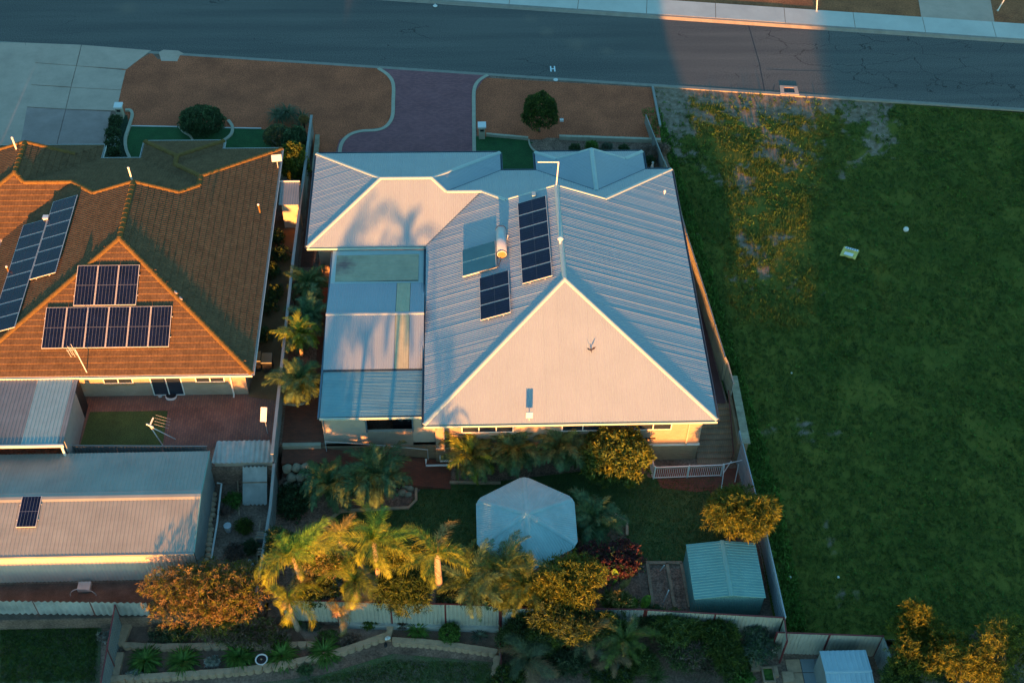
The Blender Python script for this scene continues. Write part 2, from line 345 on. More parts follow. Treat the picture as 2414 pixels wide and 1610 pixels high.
# ================================================================== THE GROUND
M_as = bpy.data.materials.new('asphalt'); M_as.use_nodes = True
def mk_asphalt():
    n = M_as.node_tree; N = n.nodes; L = n.links; b = N['Principled BSDF']; b.inputs['Roughness'].default_value = .9; b.inputs['Specular IOR Level'].default_value = .25
    g = N.new('ShaderNodeNewGeometry')
    mp = N.new('ShaderNodeMapping'); mp.inputs['Rotation'].default_value = (0, 0, rad(6.7)); mp.inputs['Scale'].default_value = (.06, .9, 1); L.new(g.outputs['Position'], mp.inputs[0])
    st = N.new('ShaderNodeTexNoise'); st.inputs['Scale'].default_value = 1.2; st.inputs['Detail'].default_value = 4; L.new(mp.outputs[0], st.inputs[0])
    r1 = N.new('ShaderNodeValToRGB'); r1.color_ramp.elements[0].position = .35; r1.color_ramp.elements[1].position = .7
    r1.color_ramp.elements[0].color = (.115, .11, .10, 1); r1.color_ramp.elements[1].color = (.155, .145, .128, 1); L.new(st.outputs[0], r1.inputs[0])
    f = N.new('ShaderNodeTexNoise'); f.inputs['Scale'].default_value = 13; f.inputs['Detail'].default_value = 3; L.new(g.outputs['Position'], f.inputs[0])
    mr = N.new('ShaderNodeMapRange'); mr.inputs[1].default_value = .3; mr.inputs[2].default_value = .7; mr.inputs[3].default_value = .62; mr.inputs[4].default_value = 1.38; L.new(f.outputs[0], mr.inputs[0])
    mx = N.new('ShaderNodeMix'); mx.data_type = 'RGBA'; mx.blend_type = 'MULTIPLY'; mx.inputs[0].default_value = 1; L.new(r1.outputs[0], mx.inputs[6]); L.new(mr.outputs[0], mx.inputs[7])
    # crack network, strongest east of the old joint
    w_ = N.new('ShaderNodeTexNoise'); w_.inputs['Scale'].default_value = 1.1; w_.inputs['Detail'].default_value = 4; L.new(g.outputs['Position'], w_.inputs[0])
    av = N.new('ShaderNodeMix'); av.data_type = 'RGBA'; av.blend_type = 'ADD'; av.inputs[0].default_value = .9; L.new(g.outputs['Position'], av.inputs[6]); L.new(w_.outputs[1], av.inputs[7])
    mp2 = N.new('ShaderNodeMapping'); mp2.inputs['Scale'].default_value = (.45, 1.0, 1); L.new(av.outputs[2], mp2.inputs[0])
    vo = N.new('ShaderNodeTexVoronoi'); vo.feature = 'DISTANCE_TO_EDGE'; vo.inputs['Scale'].default_value = .62; L.new(mp2.outputs[0], vo.inputs[0])
    lt = N.new('ShaderNodeMath'); lt.operation = 'LESS_THAN'; lt.inputs[1].default_value = .008; L.new(vo.outputs[0], lt.inputs[0])
    nm = N.new('ShaderNodeTexNoise'); nm.inputs['Scale'].default_value = .22; L.new(g.outputs['Position'], nm.inputs[0])
    sx = N.new('ShaderNodeSeparateXYZ'); L.new(g.outputs['Position'], sx.inputs[0])
    xr = N.new('ShaderNodeMapRange'); xr.inputs[1].default_value = 19; xr.inputs[2].default_value = 27; xr.inputs[3].default_value = .36; xr.inputs[4].default_value = .56; L.new(sx.outputs[0], xr.inputs[0])
    l2 = N.new('ShaderNodeMath'); l2.operation = 'LESS_THAN'; L.new(nm.outputs[0], l2.inputs[0]); L.new(xr.outputs[0], l2.inputs[1])
    mm = N.new('ShaderNodeMath'); mm.operation = 'MULTIPLY'; L.new(lt.outputs[0], mm.inputs[0]); L.new(l2.outputs[0], mm.inputs[1])
    mx2 = N.new('ShaderNodeMix'); mx2.data_type = 'RGBA'; L.new(mm.outputs[0], mx2.inputs[0]); L.new(mx.outputs[2], mx2.inputs[6]); mx2.inputs[7].default_value = (.06, .055, .05, 1)
    L.new(mx2.outputs[2], b.inputs['Base Color'])
    bp = N.new('ShaderNodeBump'); bp.inputs['Strength'].default_value = .3; bp.inputs['Distance'].default_value = .01; L.new(f.outputs[0], bp.inputs['Height']); L.new(bp.outputs[0], b.inputs['Normal'])
mk_asphalt(); M['asphalt'] = M_as
for px_, py_, r_ in ((1360, 105, .5), (1290, 75, .3), (1430, 120, .2), (1250, 45, .2), (300, 20, .5)): add_stain(M_as, tuple(spot(px_, py_, 0)), r_, (.26, .20, .15), .35)

def road_y(px_pt): return spot(*px_pt, 0)
KN0, KN1 = spot(0, 98, 0), spot(2414, 256, 0)          # near edge of the road
KF0, KF1 = spot(1200, 22, 0), spot(2414, 104, 0)       # far edge of the road
def line_y(P, Q, x): return P.y+(Q.y-P.y)*(x-P.x)/(Q.x-P.x)
nk = lambda x: line_y(KN0, KN1, x)
fk = lambda x: line_y(KF0, KF1, x)

b = MB(); b.poly([(-400, -400, -4.2), (500, -400, -4.2), (500, 500, -4.2), (-400, 500, -4.2)]); struct('ground', b, 'soil')
b = MB(); b.prism([(-120, .9), (-7.7, .9), (14.3, .9), (14.3, 3.31), (16.4, 3.31), (15.2, 20), (14.0, nk(14)), (-120, nk(-120))], -4, -.02); struct('house_terrace', b, 'soil')
b = MB(); b.prism([(-7.62, -8.45), (3.55, -9.0), (13.08, -9.8), (17.15, -10.05), (17.0, 3.3), (14.32, 3.3), (14.32, .9), (-7.62, .9)], -4, -1.47); struct('back_yard', b, 'soil')
b = MB(); b.prism([(-60, -.75), (-7.75, -.75), (-7.75, .9), (-60, .9)], -4, .07); b.prism([(-60, .9), (-7.8, .9), (-7.8, 23), (-60, 23)], -1, .08); struct('neighbour_terrace', b, 'soil')
b = MB(); b.prism([(-60, -8.5), (-7.8, -8.5), (-7.8, -.75), (-60, -.75)], -4, -1.22); struct('shed_yard', b, 'soil')
b = MB(); b.prism([(-60, -13), (60, -13), (60, -10.4), (17.15, -10.4), (17.15, -10.05), (13.08, -9.8), (3.55, -9.0), (-7.6, -8.45), (-60, -8.45)], -4.1, -2.12); b.prism([(-60, -60), (60, -60), (60, -13), (-60, -13)], -4.15, -2.6); struct('rear_ground', b, 'soil')

# road
b = MB(); b.poly([(-150, nk(-150), 0), (150, nk(150), 0), (150, fk(150), 0), (-150, fk(-150), 0)]); struct('road', b, 'asphalt')
ROAD = bpy.data.objects['road']
b = MB()    # joint lines across the old road surface
for l in ([(1765, 62), (1790, 150), (1803, 218)], ):
    p = spots(l, .004)
    for q0, q1 in zip(p, p[1:]):
        d = (q1-q0).normalized().cross(Vector((0, 0, 1)))*.035; b.quad(q0-d, q0+d, q1+d, q1-d)
for l in ([(1806, 164), (1880, 167), (1960, 168)], [(1826, 200), (1822, 216), (1840, 218)]):
    p = spots(l, .004)
    for q0, q1 in zip(p, p[1:]):
        d = (q1-q0).normalized().cross(Vector((0, 0, 1)))*.02; b.quad(q0-d, q0+d, q1+d, q1-d)
b.obj('crack_seal', 'black', ROAD)
b = MB()    # the letter H painted on the road
hx = spot(1303, 163, .006); s_ = .26
for x0, x1, y0, y1 in ((-.18, -.09, -.32, .32), (.09, .18, -.32, .32), (-.09, .09, -.05, .05)): b.poly([(hx.x+x0, hx.y+y0, .006), (hx.x+x1, hx.y+y0, .006), (hx.x+x1, hx.y+y1, .006), (hx.x+x0, hx.y+y1, .006)])
b.obj('road_letter', mat('road_white', (.75, .85, .85), .6, .1), ROAD)['label'] = 'white letter H painted on the asphalt'
# near kerb strip and far kerb
b = MB(); b.prism([(-60, nk(-60)-.28), (60, nk(60)-.28), (60, nk(60)), (-60, nk(-60))], -.1, .012); struct('near_kerb', b, 'kerb')
b = MB()
for x in range(-60, 100, 5):
    b.add([(x, fk(x), 0), (x+5, fk(x+5), 0), (x+5, fk(x+5)+.22, .13), (x, fk(x)+.22, .13), (x, fk(x)+.42, .14), (x+5, fk(x+5)+.42, .14)], [(0, 1, 2, 3), (3, 2, 5, 4)])
struct('far_kerb', b, 'kerb')
fp = thing('footpath', None, None); fp['kind'] = 'structure'
jx = [-24.5+5.05*k for k in range(20)]
for a, c in zip(jx, jx[1:]):
    b = MB(); q = [(a+.02, fk(a)+.42), (c-.02, fk(c)+.42), (c-.02+.25, fk(c)+2.35), (a+.02+.25, fk(a)+2.35)]; b.prism(q, -.05, .145+random.uniform(-.004, .004)); b.obj('slab', 'path_concrete', fp)
# far side: red earth, a driveway and two thin posts
b = MB(); b.prism([(-150, fk(-150)+.3), (150, fk(150)+.3), (150, fk(150)+60), (-150, fk(-150)+60)], -.2, .11)
struct('far_verge', b, 'red_soil')
sheet('far_driveway', [(2165, 0), (2172, 42), (2345, 55), (2335, 0), (2330, -60), (2160, -60)], .13, 'concrete')

# vacant lot: a gently falling field
LX0, LX1 = 14.0, 62.0
def lot_edge(y): return 16.9-.088*max(y, 0) if y > -1 else 17.1
def lot_z(x, y):
    g = -.06-.03*max(0, 31-y) - .004*max(0, x-16)*min(1, max(0, 31-y)/6)
    g = max(g, -1.75)
    k = min(1, max(0, (nk(x)-y)/3))
    return g + k*.10*noise.noise(Vector((x*.35, y*.35, 0))) + k*.05*noise.noise(Vector((x*1.3, y*1.3, 3)))
def soilness(x, y):
    p = Vector((x, y, 0)); n_ = noise.noise(p*.28)*.6+noise.noise(p*.8+Vector((9, 0, 0)))*.5+noise.noise(p*2.6)*.35
    edge = nk(x)-y
    s = .9-edge/7.5
    if x > 27: s -= (x-27)*.16
    else: s -= max(0, 17.5-x)*.0
    s2 = .0-abs(x-20.5)/8 + (0 if y > 12 else -.32)        # old track of bare ground down the lot
    return max(s+n_*1.5, s2+n_*1.3)
gv = []; gf = []; gs = []; st_ = .3
nx = int((LX1-LX0)/st_); ys = list(np.arange(-10.5, 38, st_)); ny = len(ys)
for i in range(nx+1):
    for j, y in enumerate(ys):
        x = LX0+i*st_; x = max(x, lot_edge(y)-.15) if x < 18 else x
        y2 = min(y, nk(x)-.26)
        gv.append((x, y2, lot_z(x, y2))); gs.append(min(1, max(0, soilness(x, y2)*1.6)))
for i in range(nx):
    for j in range(ny-1): a = i*ny+j; gf.append((a, a+ny, a+ny+1, a+1))
me = bpy.data.meshes.new('vacant_lot'); me.from_pydata(gv, [], gf)
at = me.attributes.new('bare', 'FLOAT', 'POINT'); at.data.foreach_set('value', gs)
me.polygons.foreach_set('use_smooth', [True]*len(me.polygons))
mf = bpy.data.materials.new('field'); mf.use_nodes = True
def mk_field():
    n = mf.node_tree; N = n.nodes; L = n.links; b = N['Principled BSDF']; b.inputs['Roughness'].default_value = .95; b.inputs['Specular IOR Level'].default_value = .1
    g = N.new('ShaderNodeNewGeometry'); at = N.new('ShaderNodeAttribute'); at.attribute_name = 'bare'
    n1 = N.new('ShaderNodeTexNoise'); n1.inputs['Scale'].default_value = .35; n1.inputs['Detail'].default_value = 8; n1.inputs['Roughness'].default_value = .7; L.new(g.outputs['Position'], n1.inputs[0])
    r = N.new('ShaderNodeValToRGB'); e = r.color_ramp.elements; e[0].position = .36; e[0].color = (.098, .122, .022, 1); e[1].position = .64; e[1].color = (.17, .165, .03, 1); L.new(n1.outputs[0], r.inputs[0])
    n2 = N.new('ShaderNodeTexNoise'); n2.inputs['Scale'].default_value = 3; n2.inputs['Detail'].default_value = 6; L.new(g.outputs['Position'], n2.inputs[0])
    r2 = N.new('ShaderNodeValToRGB'); e = r2.color_ramp.elements; e[0].color = (.17, .12, .075, 1); e[0].position = .3; e[1].color = (.34, .26, .19, 1); e[1].position = .7; L.new(n2.outputs[0], r2.inputs[0])
    ad = N.new('ShaderNodeMath'); ad.operation = 'MULTIPLY_ADD'; ad.inputs[1].default_value = .8; L.new(n2.outputs[0], ad.inputs[0]); L.new(at.outputs['Fac'], ad.inputs[2])
    mr = N.new('ShaderNodeMapRange'); mr.inputs[1].default_value = .62; mr.inputs[2].default_value = 1.05; L.new(ad.outputs[0], mr.inputs[0])
    mx = N.new('ShaderNodeMix'); mx.data_type = 'RGBA'; L.new(mr.outputs[0], mx.inputs[0]); L.new(r.outputs[0], mx.inputs[6]); L.new(r2.outputs[0], mx.inputs[7])
    n3 = N.new('ShaderNodeTexNoise'); n3.inputs['Scale'].default_value = 26; n3.inputs['Detail'].default_value = 4; L.new(g.outputs['Position'], n3.inputs[0])
    m3 = N.new('ShaderNodeMapRange'); m3.inputs[1].default_value = .3; m3.inputs[2].default_value = .7; m3.inputs[3].default_value = .65; m3.inputs[4].default_value = 1.3; L.new(n3.outputs[0], m3.inputs[0])
    mu = N.new('ShaderNodeMix'); mu.data_type = 'RGBA'; mu.blend_type = 'MULTIPLY'; mu.inputs[0].default_value = 1; L.new(mx.outputs[2], mu.inputs[6]); L.new(m3.outputs[0], mu.inputs[7])
    L.new(mu.outputs[2], b.inputs['Base Color'])
    bp = N.new('ShaderNodeBump'); bp.inputs['Strength'].default_value = .7; bp.inputs['Distance'].default_value = .03; L.new(n3.outputs[0], bp.inputs['Height']); L.new(bp.outputs[0], b.inputs['Normal'])
mk_field(); me.materials.append(mf); fo = link('vacant_lot', me); fo['kind'] = 'structure'

# grass: real blades
def grass(name, pts, hmin, hmax, m, per=4, wid=.02, lean=.6, label=None):
    P = np.array(pts); n = len(P)*per
    P = np.repeat(P, per, axis=0); P[:, :2] += RNG.normal(0, .05, (n, 2))
    h = RNG.uniform(hmin, hmax, n); a = RNG.uniform(0, 2*np.pi, n); l = RNG.uniform(0, lean, n)*h
    wv = np.stack([np.cos(a+1.57)*wid, np.sin(a+1.57)*wid, np.zeros(n)], 1); mid = P+np.stack([np.cos(a)*l*.3, np.sin(a)*l*.3, h*.55], 1); tip = P+np.stack([np.cos(a)*l, np.sin(a)*l, h], 1)
    V = np.stack([P-wv, P+wv, mid+wv*.8, mid-wv*.8, tip], 1).reshape(-1, 3); k = np.arange(n)*5
    F = np.concatenate([np.stack([k, k+1, k+2], 1), np.stack([k, k+2, k+3], 1), np.stack([k+3, k+2, k+4], 1)])
    o = link(name, npmesh(name, V, F, m)); o['kind'] = 'stuff'; tag(o, label, 'grass'); return o
gp = []; gg = []
for _ in range(60000):
    x = random.uniform(15.3, 42); y = random.uniform(-10.3, 31)
    if x < lot_edge(y)+.1 or y > nk(x)-.4: continue
    so_ = soilness(x, y)
    if so_ > .35 and random.random() < .93: continue
    n_ = noise.noise(Vector((x*.35+5, y*.35, 0)))+.5*noise.noise(Vector((x*1.1, y*1.1, 7)))
    if n_ < -.35 and random.random() < .7: continue
    hi = n_ > .12 and 16 < x < 24.5 and y > 9
    (gg if hi and random.random() < .34 else gp).append((x, y, lot_z(x, y)-.01))
grass('field_grass', gp, .05, .19, 'grass_blade', 6, .013, 1.3, 'dark green rough grass over the vacant lot')
grass('tall_weeds', gg, .10, .38, 'grass_gold', 6, .013, 1.3, 'taller yellow-green weeds in the strip beside the east fence')
weed = []
for _ in range(4200):
    y = random.uniform(-10, 29); x = lot_edge(y)+random.uniform(.05, 1.3)**1.2
    weed.append((x, y, lot_z(x, y)))
grass('fence_weeds', weed, .08, .30, 'leaf_clivia', 5, .03, .9, 'dark weeds along the foot of the east fence')

# left concrete driveway, slab by slab
dr = thing('concrete_driveway', None, None); dr['kind'] = 'structure'
sub = [[(0, 100), (60, 101), (62, 145), (0, 146)], [(60, 101), (192, 106), (180, 156), (62, 147)], [(192, 106), (357, 119), (298, 165), (288, 163), (180, 156)],
       [(0, 147), (61, 147), (50, 198), (0, 196)], [(62, 147), (180, 156), (167, 206), (50, 199)], [(180, 156), (297, 166), (286, 213), (167, 207)],
       [(0, 196), (50, 199), (35, 250), (0, 248)], [(50, 199), (167, 207), (155, 258), (35, 251)], [(167, 207), (286, 213), (275, 262), (155, 258)],
       [(0, 249), (35, 251), (8, 350), (0, 350)], [(35, 251), (155, 258), (132, 350), (8, 350)], [(155, 258), (262, 263), (245, 350), (132, 350)]]
for k, q in enumerate(sub):
    c = [sum(p[0] for p in q)/len(q), sum(p[1] for p in q)/len(q)]; q2 = [(c[0]+(p[0]-c[0])*.988, c[1]+(p[1]-c[1])*.975) for p in q]
    b = MB(); b.prism(spots(q2, .02), -.02, .024+.003*(k % 3)); b.obj('slab', 'concrete' if k < 9 else mat('aged_concrete', (.40, .28, .24), .9, .16, 1, fine=.1), dr)
b = MB(); b.prism([(-60, 21), (-26.0, 21), (-27.6, nk(-27)-.3), (-60, nk(-60)-.3)], -.02, .03); b.obj('slab', 'concrete', dr)
# gravel verges
sheet('gravel_verge', [(286, 165), (357, 125), (372, 140), (386, 141), (418, 141), (424, 130), (440, 130), (884, 159), (905, 167), (924, 190), (928, 225), (924, 282), (905, 300), (870, 305), (830, 312), (805, 330), (797, 362), (690, 362), (620, 305), (312, 299), (292, 262), (280, 242)], .004, 'gravel')
sheet('front_gravel', [(1118, 212), (1128, 195), (1148, 184), (1536, 207), (1555, 300), (1560, 340), (1140, 325), (1125, 320)], .004, 'gravel')
sheet('kerb_crossing', [(374, 124), (385, 118), (420, 120), (434, 127), (424, 131), (418, 145), (380, 144), (377, 133)], .014, 'concrete', .03)
# brick driveway
sheet('brick_driveway', [(900, 160), (1160, 177), (1138, 190), (1122, 215), (1121, 365), (790, 365), (800, 330), (830, 312), (905, 302), (928, 275), (930, 225), (925, 190)], .010, 'drive_brick')
def strip(name, px, z, w, m, h=.10, parent=None, kind='structure'):
    p = spots(px, z); mb = MB(); L_ = []; R_ = []
    for i, q in enumerate(p):
        d = (p[min(i+1, len(p)-1)]-p[max(i-1, 0)]).normalized(); nrm = Vector((-d.y, d.x, 0))*w/2; L_.append(q+nrm); R_.append(q-nrm)
    vs = []; fs = []
    for l, r in zip(L_, R_): vs += [(l.x, l.y, z-.12), (l.x, l.y, z+h), (r.x, r.y, z+h), (r.x, r.y, z-.12)]
    for i in range(len(p)-1):
        for k in range(3): fs.append((4*i+k, 4*i+k+1, 4*i+5+k, 4*i+4+k)[::-1])
    fs += [(0, 1, 2, 3), tuple(4*(len(p)-1)+k for k in (3, 2, 1, 0))]
    mb.add(vs, fs)
    if parent is not None: return mb.obj(name, m, parent)
    return struct(name, mb, m) if kind == 'structure' else mb.obj(name, m)
def smooth_px(l, n=5):
    out = []
    P = [l[0]]+l+[l[-1]]
    for i in range(1, len(P)-2):
        for k in range(n):
            t = k/n; a, b_, c, d = P[i-1], P[i], P[i+1], P[i+2]
            out.append(tuple(.5*((2*b_[j])+(-a[j]+c[j])*t+(2*a[j]-5*b_[j]+4*c[j]-d[j])*t*t+(-a[j]+3*b_[j]-3*c[j]+d[j])*t**3) for j in (0, 1)))
    return out+[l[-1]]
strip('driveway_border', smooth_px([(892, 162), (915, 178), (927, 200), (927, 240), (925, 275), (912, 297), (890, 307), (850, 310), (822, 320), (805, 340), (800, 366)]), .01, .24, 'edging', .03)
strip('driveway_border', smooth_px([(1150, 178), (1130, 190), (1118, 212), (1117, 260), (1118, 366)]), .01, .24, 'edging', .03)
# turf and beds in front
sheet('front_turf', [(311, 298), (616, 305), (640, 310), (640, 372), (320, 380), (300, 372), (298, 335), (304, 315)], .012, 'turf')
sheet('front_turf', [(1122, 322), (1215, 325), (1262, 338), (1280, 365), (1262, 420), (1170, 420), (1122, 365)], .012, 'turf')
sheet('entry_bed', [(1250, 340), (1290, 325), (1560, 335), (1585, 410), (1500, 410), (1270, 375)], .016, 'mulch')
sheet('narrow_bed', [(262, 272), (300, 272), (305, 300), (297, 330), (306, 372), (306, 380), (240, 380), (252, 330)], .016, mat('bed_green', (.03, .06, .03), .95, .5, 4, fine=.5, fscale=15, bump=.8))
strip('garden_edge', smooth_px([(296, 262), (308, 263), (312, 275), (303, 305), (296, 330), (298, 355), (308, 378)]), .01, .2, 'edging', .12)
strip('garden_edge', [(309, 298), (420, 300), (616, 304)], .01, .06, 'white', .05)
strip('garden_edge', smooth_px([(420, 297), (432, 312), (448, 322), (455, 333)]), .01, .12, 'edging', .08)
strip('garden_edge', smooth_px([(538, 285), (548, 300), (545, 318), (528, 332), (510, 338)]), .01, .2, 'edging', .08)
strip('garden_edge', smooth_px([(1246, 330), (1250, 345), (1262, 358), (1290, 365), (1330, 362), (1400, 362)]), .012, .10, 'edging', .08)
lw = thing('low_garden_wall', 'low cream wall along the back of the front gravel beside the round topiary tree', 'garden wall', tuple(spot(1435, 332, 0)))
def block_row(parent, p, q, w, d, h, z, m='block', gap=.015, name='block'):
    p = Vector(p); q = Vector(q); L_ = (q-p).length; n = max(1, round(L_/w)); dd = (q-p)/n; ang = math.atan2(dd.y, dd.x)
    inv = world_of(parent).inverted()
    b = MB(); wl = dd.length-gap; b.box((-wl/2, -d/2, 0), (wl/2, d/2, h)); me = b.mesh(name, m)
    for i in range(n):
        c = p+dd*(i+.5); mw = Matrix.Translation((c.x, c.y, z+random.uniform(-.006, .006))) @ Matrix.Rotation(ang+random.uniform(-.01, .01), 4, 'Z')
        o = link(name, me, parent); o.matrix_basis = inv @ mw
block_row(lw, spot(1318, 329, 0), spot(1557, 337, 0), .4, .2, .32, 0, 'edging')
lw2 = thing('low_garden_wall', 'short cream edging wall from the letterbox to the round topiary tree', 'garden wall', tuple(spot(1190, 322, 0)))
block_row(lw2, spot(1146, 321, 0), spot(1245, 330, 0), .4, .16, .22, 0, 'edging')
dv = MB(); a_, c_ = spot(1538, 208, 0), spot(1556, 300, 0); dv.bar(a_+Vector((0, 0, .08)), c_+Vector((0, 0, .08)), .14, .2); tag(dv.obj('boundary_edging', 'fence_grey'), 'straight pale edging strip between the front gravel and the vacant lot', 'edging')
# storm drain
dn = thing('storm_drain', 'square concrete storm drain with dark grate at the road edge', 'storm drain', tuple(spot(1858, 214, 0)))
b = MB(); q = spots([(1838, 203), (1879, 205), (1884, 225), (1840, 223)], 0); c = sum(q, Vector())/4; qi = [c+(p-c)*.58 for p in q]
for i in range(4):
    j = (i+1) % 4; b.add([q[i]+Vector((0, 0, .04)), q[j]+Vector((0, 0, .04)), qi[j]+Vector((0, 0, .04)), qi[i]+Vector((0, 0, .04)), q[i], q[j], qi[i]-Vector((0, 0, -.005)), qi[j]-Vector((0, 0, -.005))], [(0, 1, 2, 3), (4, 5, 1, 0), (3, 2, 7, 6)])
b.obj('surround', 'concrete', dn)
b = MB(); b.poly([p+Vector((0, 0, .006)) for p in qi]); b.obj('pit', 'black', dn)
b = MB()
for k in range(8):
    t = (k+.5)/8; p0 = qi[0].lerp(qi[1], t); p1 = qi[3].lerp(qi[2], t); b.bar(p0+Vector((0, 0, .022)), p1+Vector((0, 0, .022)), .02)
b.obj('grate', mat('grate', (.06, .12, .15), .5, .1), dn)

# ================================================================== BUILDINGS
def window(parent, x0, x1, z0, z1, y, panes=2, door=False):
    f = MB(); t = .05
    for a, c in (((x0, y-.03, z0), (x1, y+.02, z0+t)), ((x0, y-.03, z1-t), (x1, y+.02, z1)), ((x0, y-.03, z0+t), (x0+t, y+.02, z1-t)), ((x1-t, y-.03, z0+t), (x1, y+.02, z1-t))): f.box(a, c)
    for k in range(1, panes): xm = x0+(x1-x0)*k/panes; f.box((xm-t/2, y-.025, z0+t), (xm+t/2, y+.02, z1-t))
    fo = f.obj('sliding_door' if door else 'window', 'white', parent)
    for k in range(panes):
        a = x0+(x1-x0)*k/panes+t/2+.003; c = x0+(x1-x0)*(k+1)/panes-t/2-.003
        g = MB(); g.box((a, y-.005, z0+t), (c, y+.012, z1-t))
        go = g.obj('pane', 'glass', None); go.parent = fo; go.matrix_basis = fo.matrix_basis.inverted() if False else Matrix.Identity(4)
    return fo
def walls(parent, pts, z0, z1, m, name='wall'):
    b = MB(); n = len(pts)
    for i in range(n):
        (x0, y0), (x1, y1) = pts[i], pts[(i+1) % n]; b.quad((x0, y0, z0), (x1, y1, z0), (x1, y1, z1), (x0, y0, z1))
    return b.obj(name, m, parent)
def soffit(parent, pts, z, m='white'):
    b = MB(); b.poly([(x, y, z) for x, y in pts]); return b.obj('soffit', m, parent)

# ---- main house (white-blue corrugated roof)
t, E = .375, 2.6; zz = lambda s: E+t*s
yg = 15.03; xg = 19.67-yg; pg = 20.15
MH = thing('main_house', 'large house with pale blue-white corrugated hip roof in the middle', 'house', (0, 0, 0))
rf = MB()
FACES = [('S', 0, [(0, 0), (15, 0), (7.5, 7.5)]),
         ('W', 0, [(0, 0), (7.5, 7.5), (7.5, yg), (xg, yg), (3.295, 16.375), (0, 13.08)]),
         ('E', 15, [(15, 0), (15, 19.67), (15-xg, yg), (7.5, yg), (7.5, 7.5)]),
         ('N', 19.67, [(4.5, 19.67), (1.205, 16.375), (3.295, 16.375), (xg, yg), (15-xg, yg), (15, 19.67), (13.38, 19.67), (10.025, 16.315), (6.67, 19.67)]),
         ('N', 21.4, [(-6.83, 21.4), (-2.67, 17.24), (.34, 17.24), (4.5, 21.4)]),
         ('W', -6.83, [(-6.83, 13.08), (-6.83, 21.4), (-2.67, 17.24)]),
         ('S', 13.08, [(-6.83, 13.08), (-2.67, 17.24), (.34, 17.24), (1.205, 16.375), (3.295, 16.375), (0, 13.08)]),
         ('E', 4.5, [(4.5, 21.4), (.34, 17.24), (1.205, 16.375), (4.5, 19.67)]),
         ('E', 13.38, [(13.38, 19.67), (13.38, 21.4), (13.38-(21.4-pg), pg), (10.025, pg), (10.025, 16.315)]),
         ('W', 6.67, [(6.67, 19.67), (10.025, 16.315), (10.025, pg), (6.67+(21.4-pg), pg), (6.67, 21.4)]),
         ('N', 21.4, [(6.67, 21.4), (6.67+(21.4-pg), pg), (13.38-(21.4-pg), pg), (13.38, 21.4)])]
for s_, o_, pl in FACES: roof_face(rf, s_, o_, pl, E, t, pitch=.13, amp=.016)
for (cx_, y_, hw, zt, zb) in ((7.5, yg, 7.5-xg, zz(7.5), zz(xg)), (10.025, pg, 3.355-(21.4-pg), zz(3.355), zz(21.4-pg))):
    rf.add([(cx_-hw, y_, zb-.02), (cx_+hw, y_, zb-.02), (cx_, y_, zt)], [(0, 1, 2)])
RO = rf.obj('roof', 'roof_paint', MH)
caps = [((0, 0, E), (7.5, 7.5, zz(7.5))), ((15, 0, E), (7.5, 7.5, zz(7.5))), ((7.5, 7.5, zz(7.5)), (7.5, yg, zz(7.5))), ((7.5, yg, zz(7.5)), (xg, yg, zz(xg))), ((7.5, yg, zz(7.5)), (15-xg, yg, zz(xg))),
        ((15, 19.67, E), (15-xg, yg, zz(xg))), ((3.295, 16.375, zz(3.295)), (xg, yg, zz(xg))), ((1.205, 16.375, zz(3.295)), (3.295, 16.375, zz(3.295))), ((.34, 17.24, zz(4.16)), (1.205, 16.375, zz(3.295))),
        ((-2.67, 17.24, zz(4.16)), (.34, 17.24, zz(4.16))), ((-6.83, 13.08, E), (-2.67, 17.24, zz(4.16))), ((-6.83, 21.4, E), (-2.67, 17.24, zz(4.16))), ((4.5, 21.4, E), (.34, 17.24, zz(4.16))),
        ((10.025, 16.315, zz(3.355)), (10.025, pg, zz(3.355))), ((10.025, pg, zz(3.355)), (6.67+21.4-pg, pg, zz(21.4-pg))), ((10.025, pg, zz(3.355)), (13.38-21.4+pg, pg, zz(21.4-pg))), ((6.67, 21.4, E), (6.67+21.4-pg, pg, zz(21.4-pg))), ((13.38, 21.4, E), (13.38-21.4+pg, pg, zz(21.4-pg)))]
for a, c in caps:
    b = MB(); up = Vector((0, 0, .02)); cap_line(b, Vector(a)+up, Vector(c)+up, .13 if abs(a[1]-c[1]) > .01 or abs(a[2]-c[2]) < .01 else .08, .045); o = b.obj('ridge_cap', 'cap_paint', None); o.parent = RO
b = MB()
for a, c, w_ in (((4.5, 19.67, E), (1.205, 16.375, zz(3.295)), .05), ((0, 13.08, E), (3.295, 16.375, zz(3.295)), .05), ((6.67, 19.67, E), (10.025, 16.315, zz(3.355)), .05), ((13.38, 19.67, E), (10.025, 16.315, zz(3.355)), .05)):
    b.bar(Vector(a)+Vector((0, 0, .022)), Vector(c)+Vector((0, 0, .022)), w_, .012)
o = b.obj('valley', 'gutter_dark', None); o.parent = RO
eav = [((0, 0), (15, 0), (0, -1)), ((15, 0), (15, 19.67), (1, 0)), ((15, 19.67), (13.38, 19.67), (0, 1)), ((13.38, 19.67), (13.38, 21.4), (1, 0)), ((13.38, 21.4), (6.67, 21.4), (0, 1)), ((6.67, 21.4), (6.67, 19.67), (-1, 0)),
       ((6.67, 19.67), (4.5, 19.67), (0, 1)), ((4.5, 19.67), (4.5, 21.4), (1, 0)), ((4.5, 21.4), (-6.83, 21.4), (0, 1)), ((-6.83, 21.4), (-6.83, 13.08), (-1, 0)), ((-6.83, 13.08), (0, 13.08), (0, -1)), ((0, 13.08), (0, 0), (-1, 0))]
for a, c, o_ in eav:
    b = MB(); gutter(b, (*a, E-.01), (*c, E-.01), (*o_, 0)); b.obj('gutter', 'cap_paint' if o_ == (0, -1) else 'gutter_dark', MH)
oh = .55
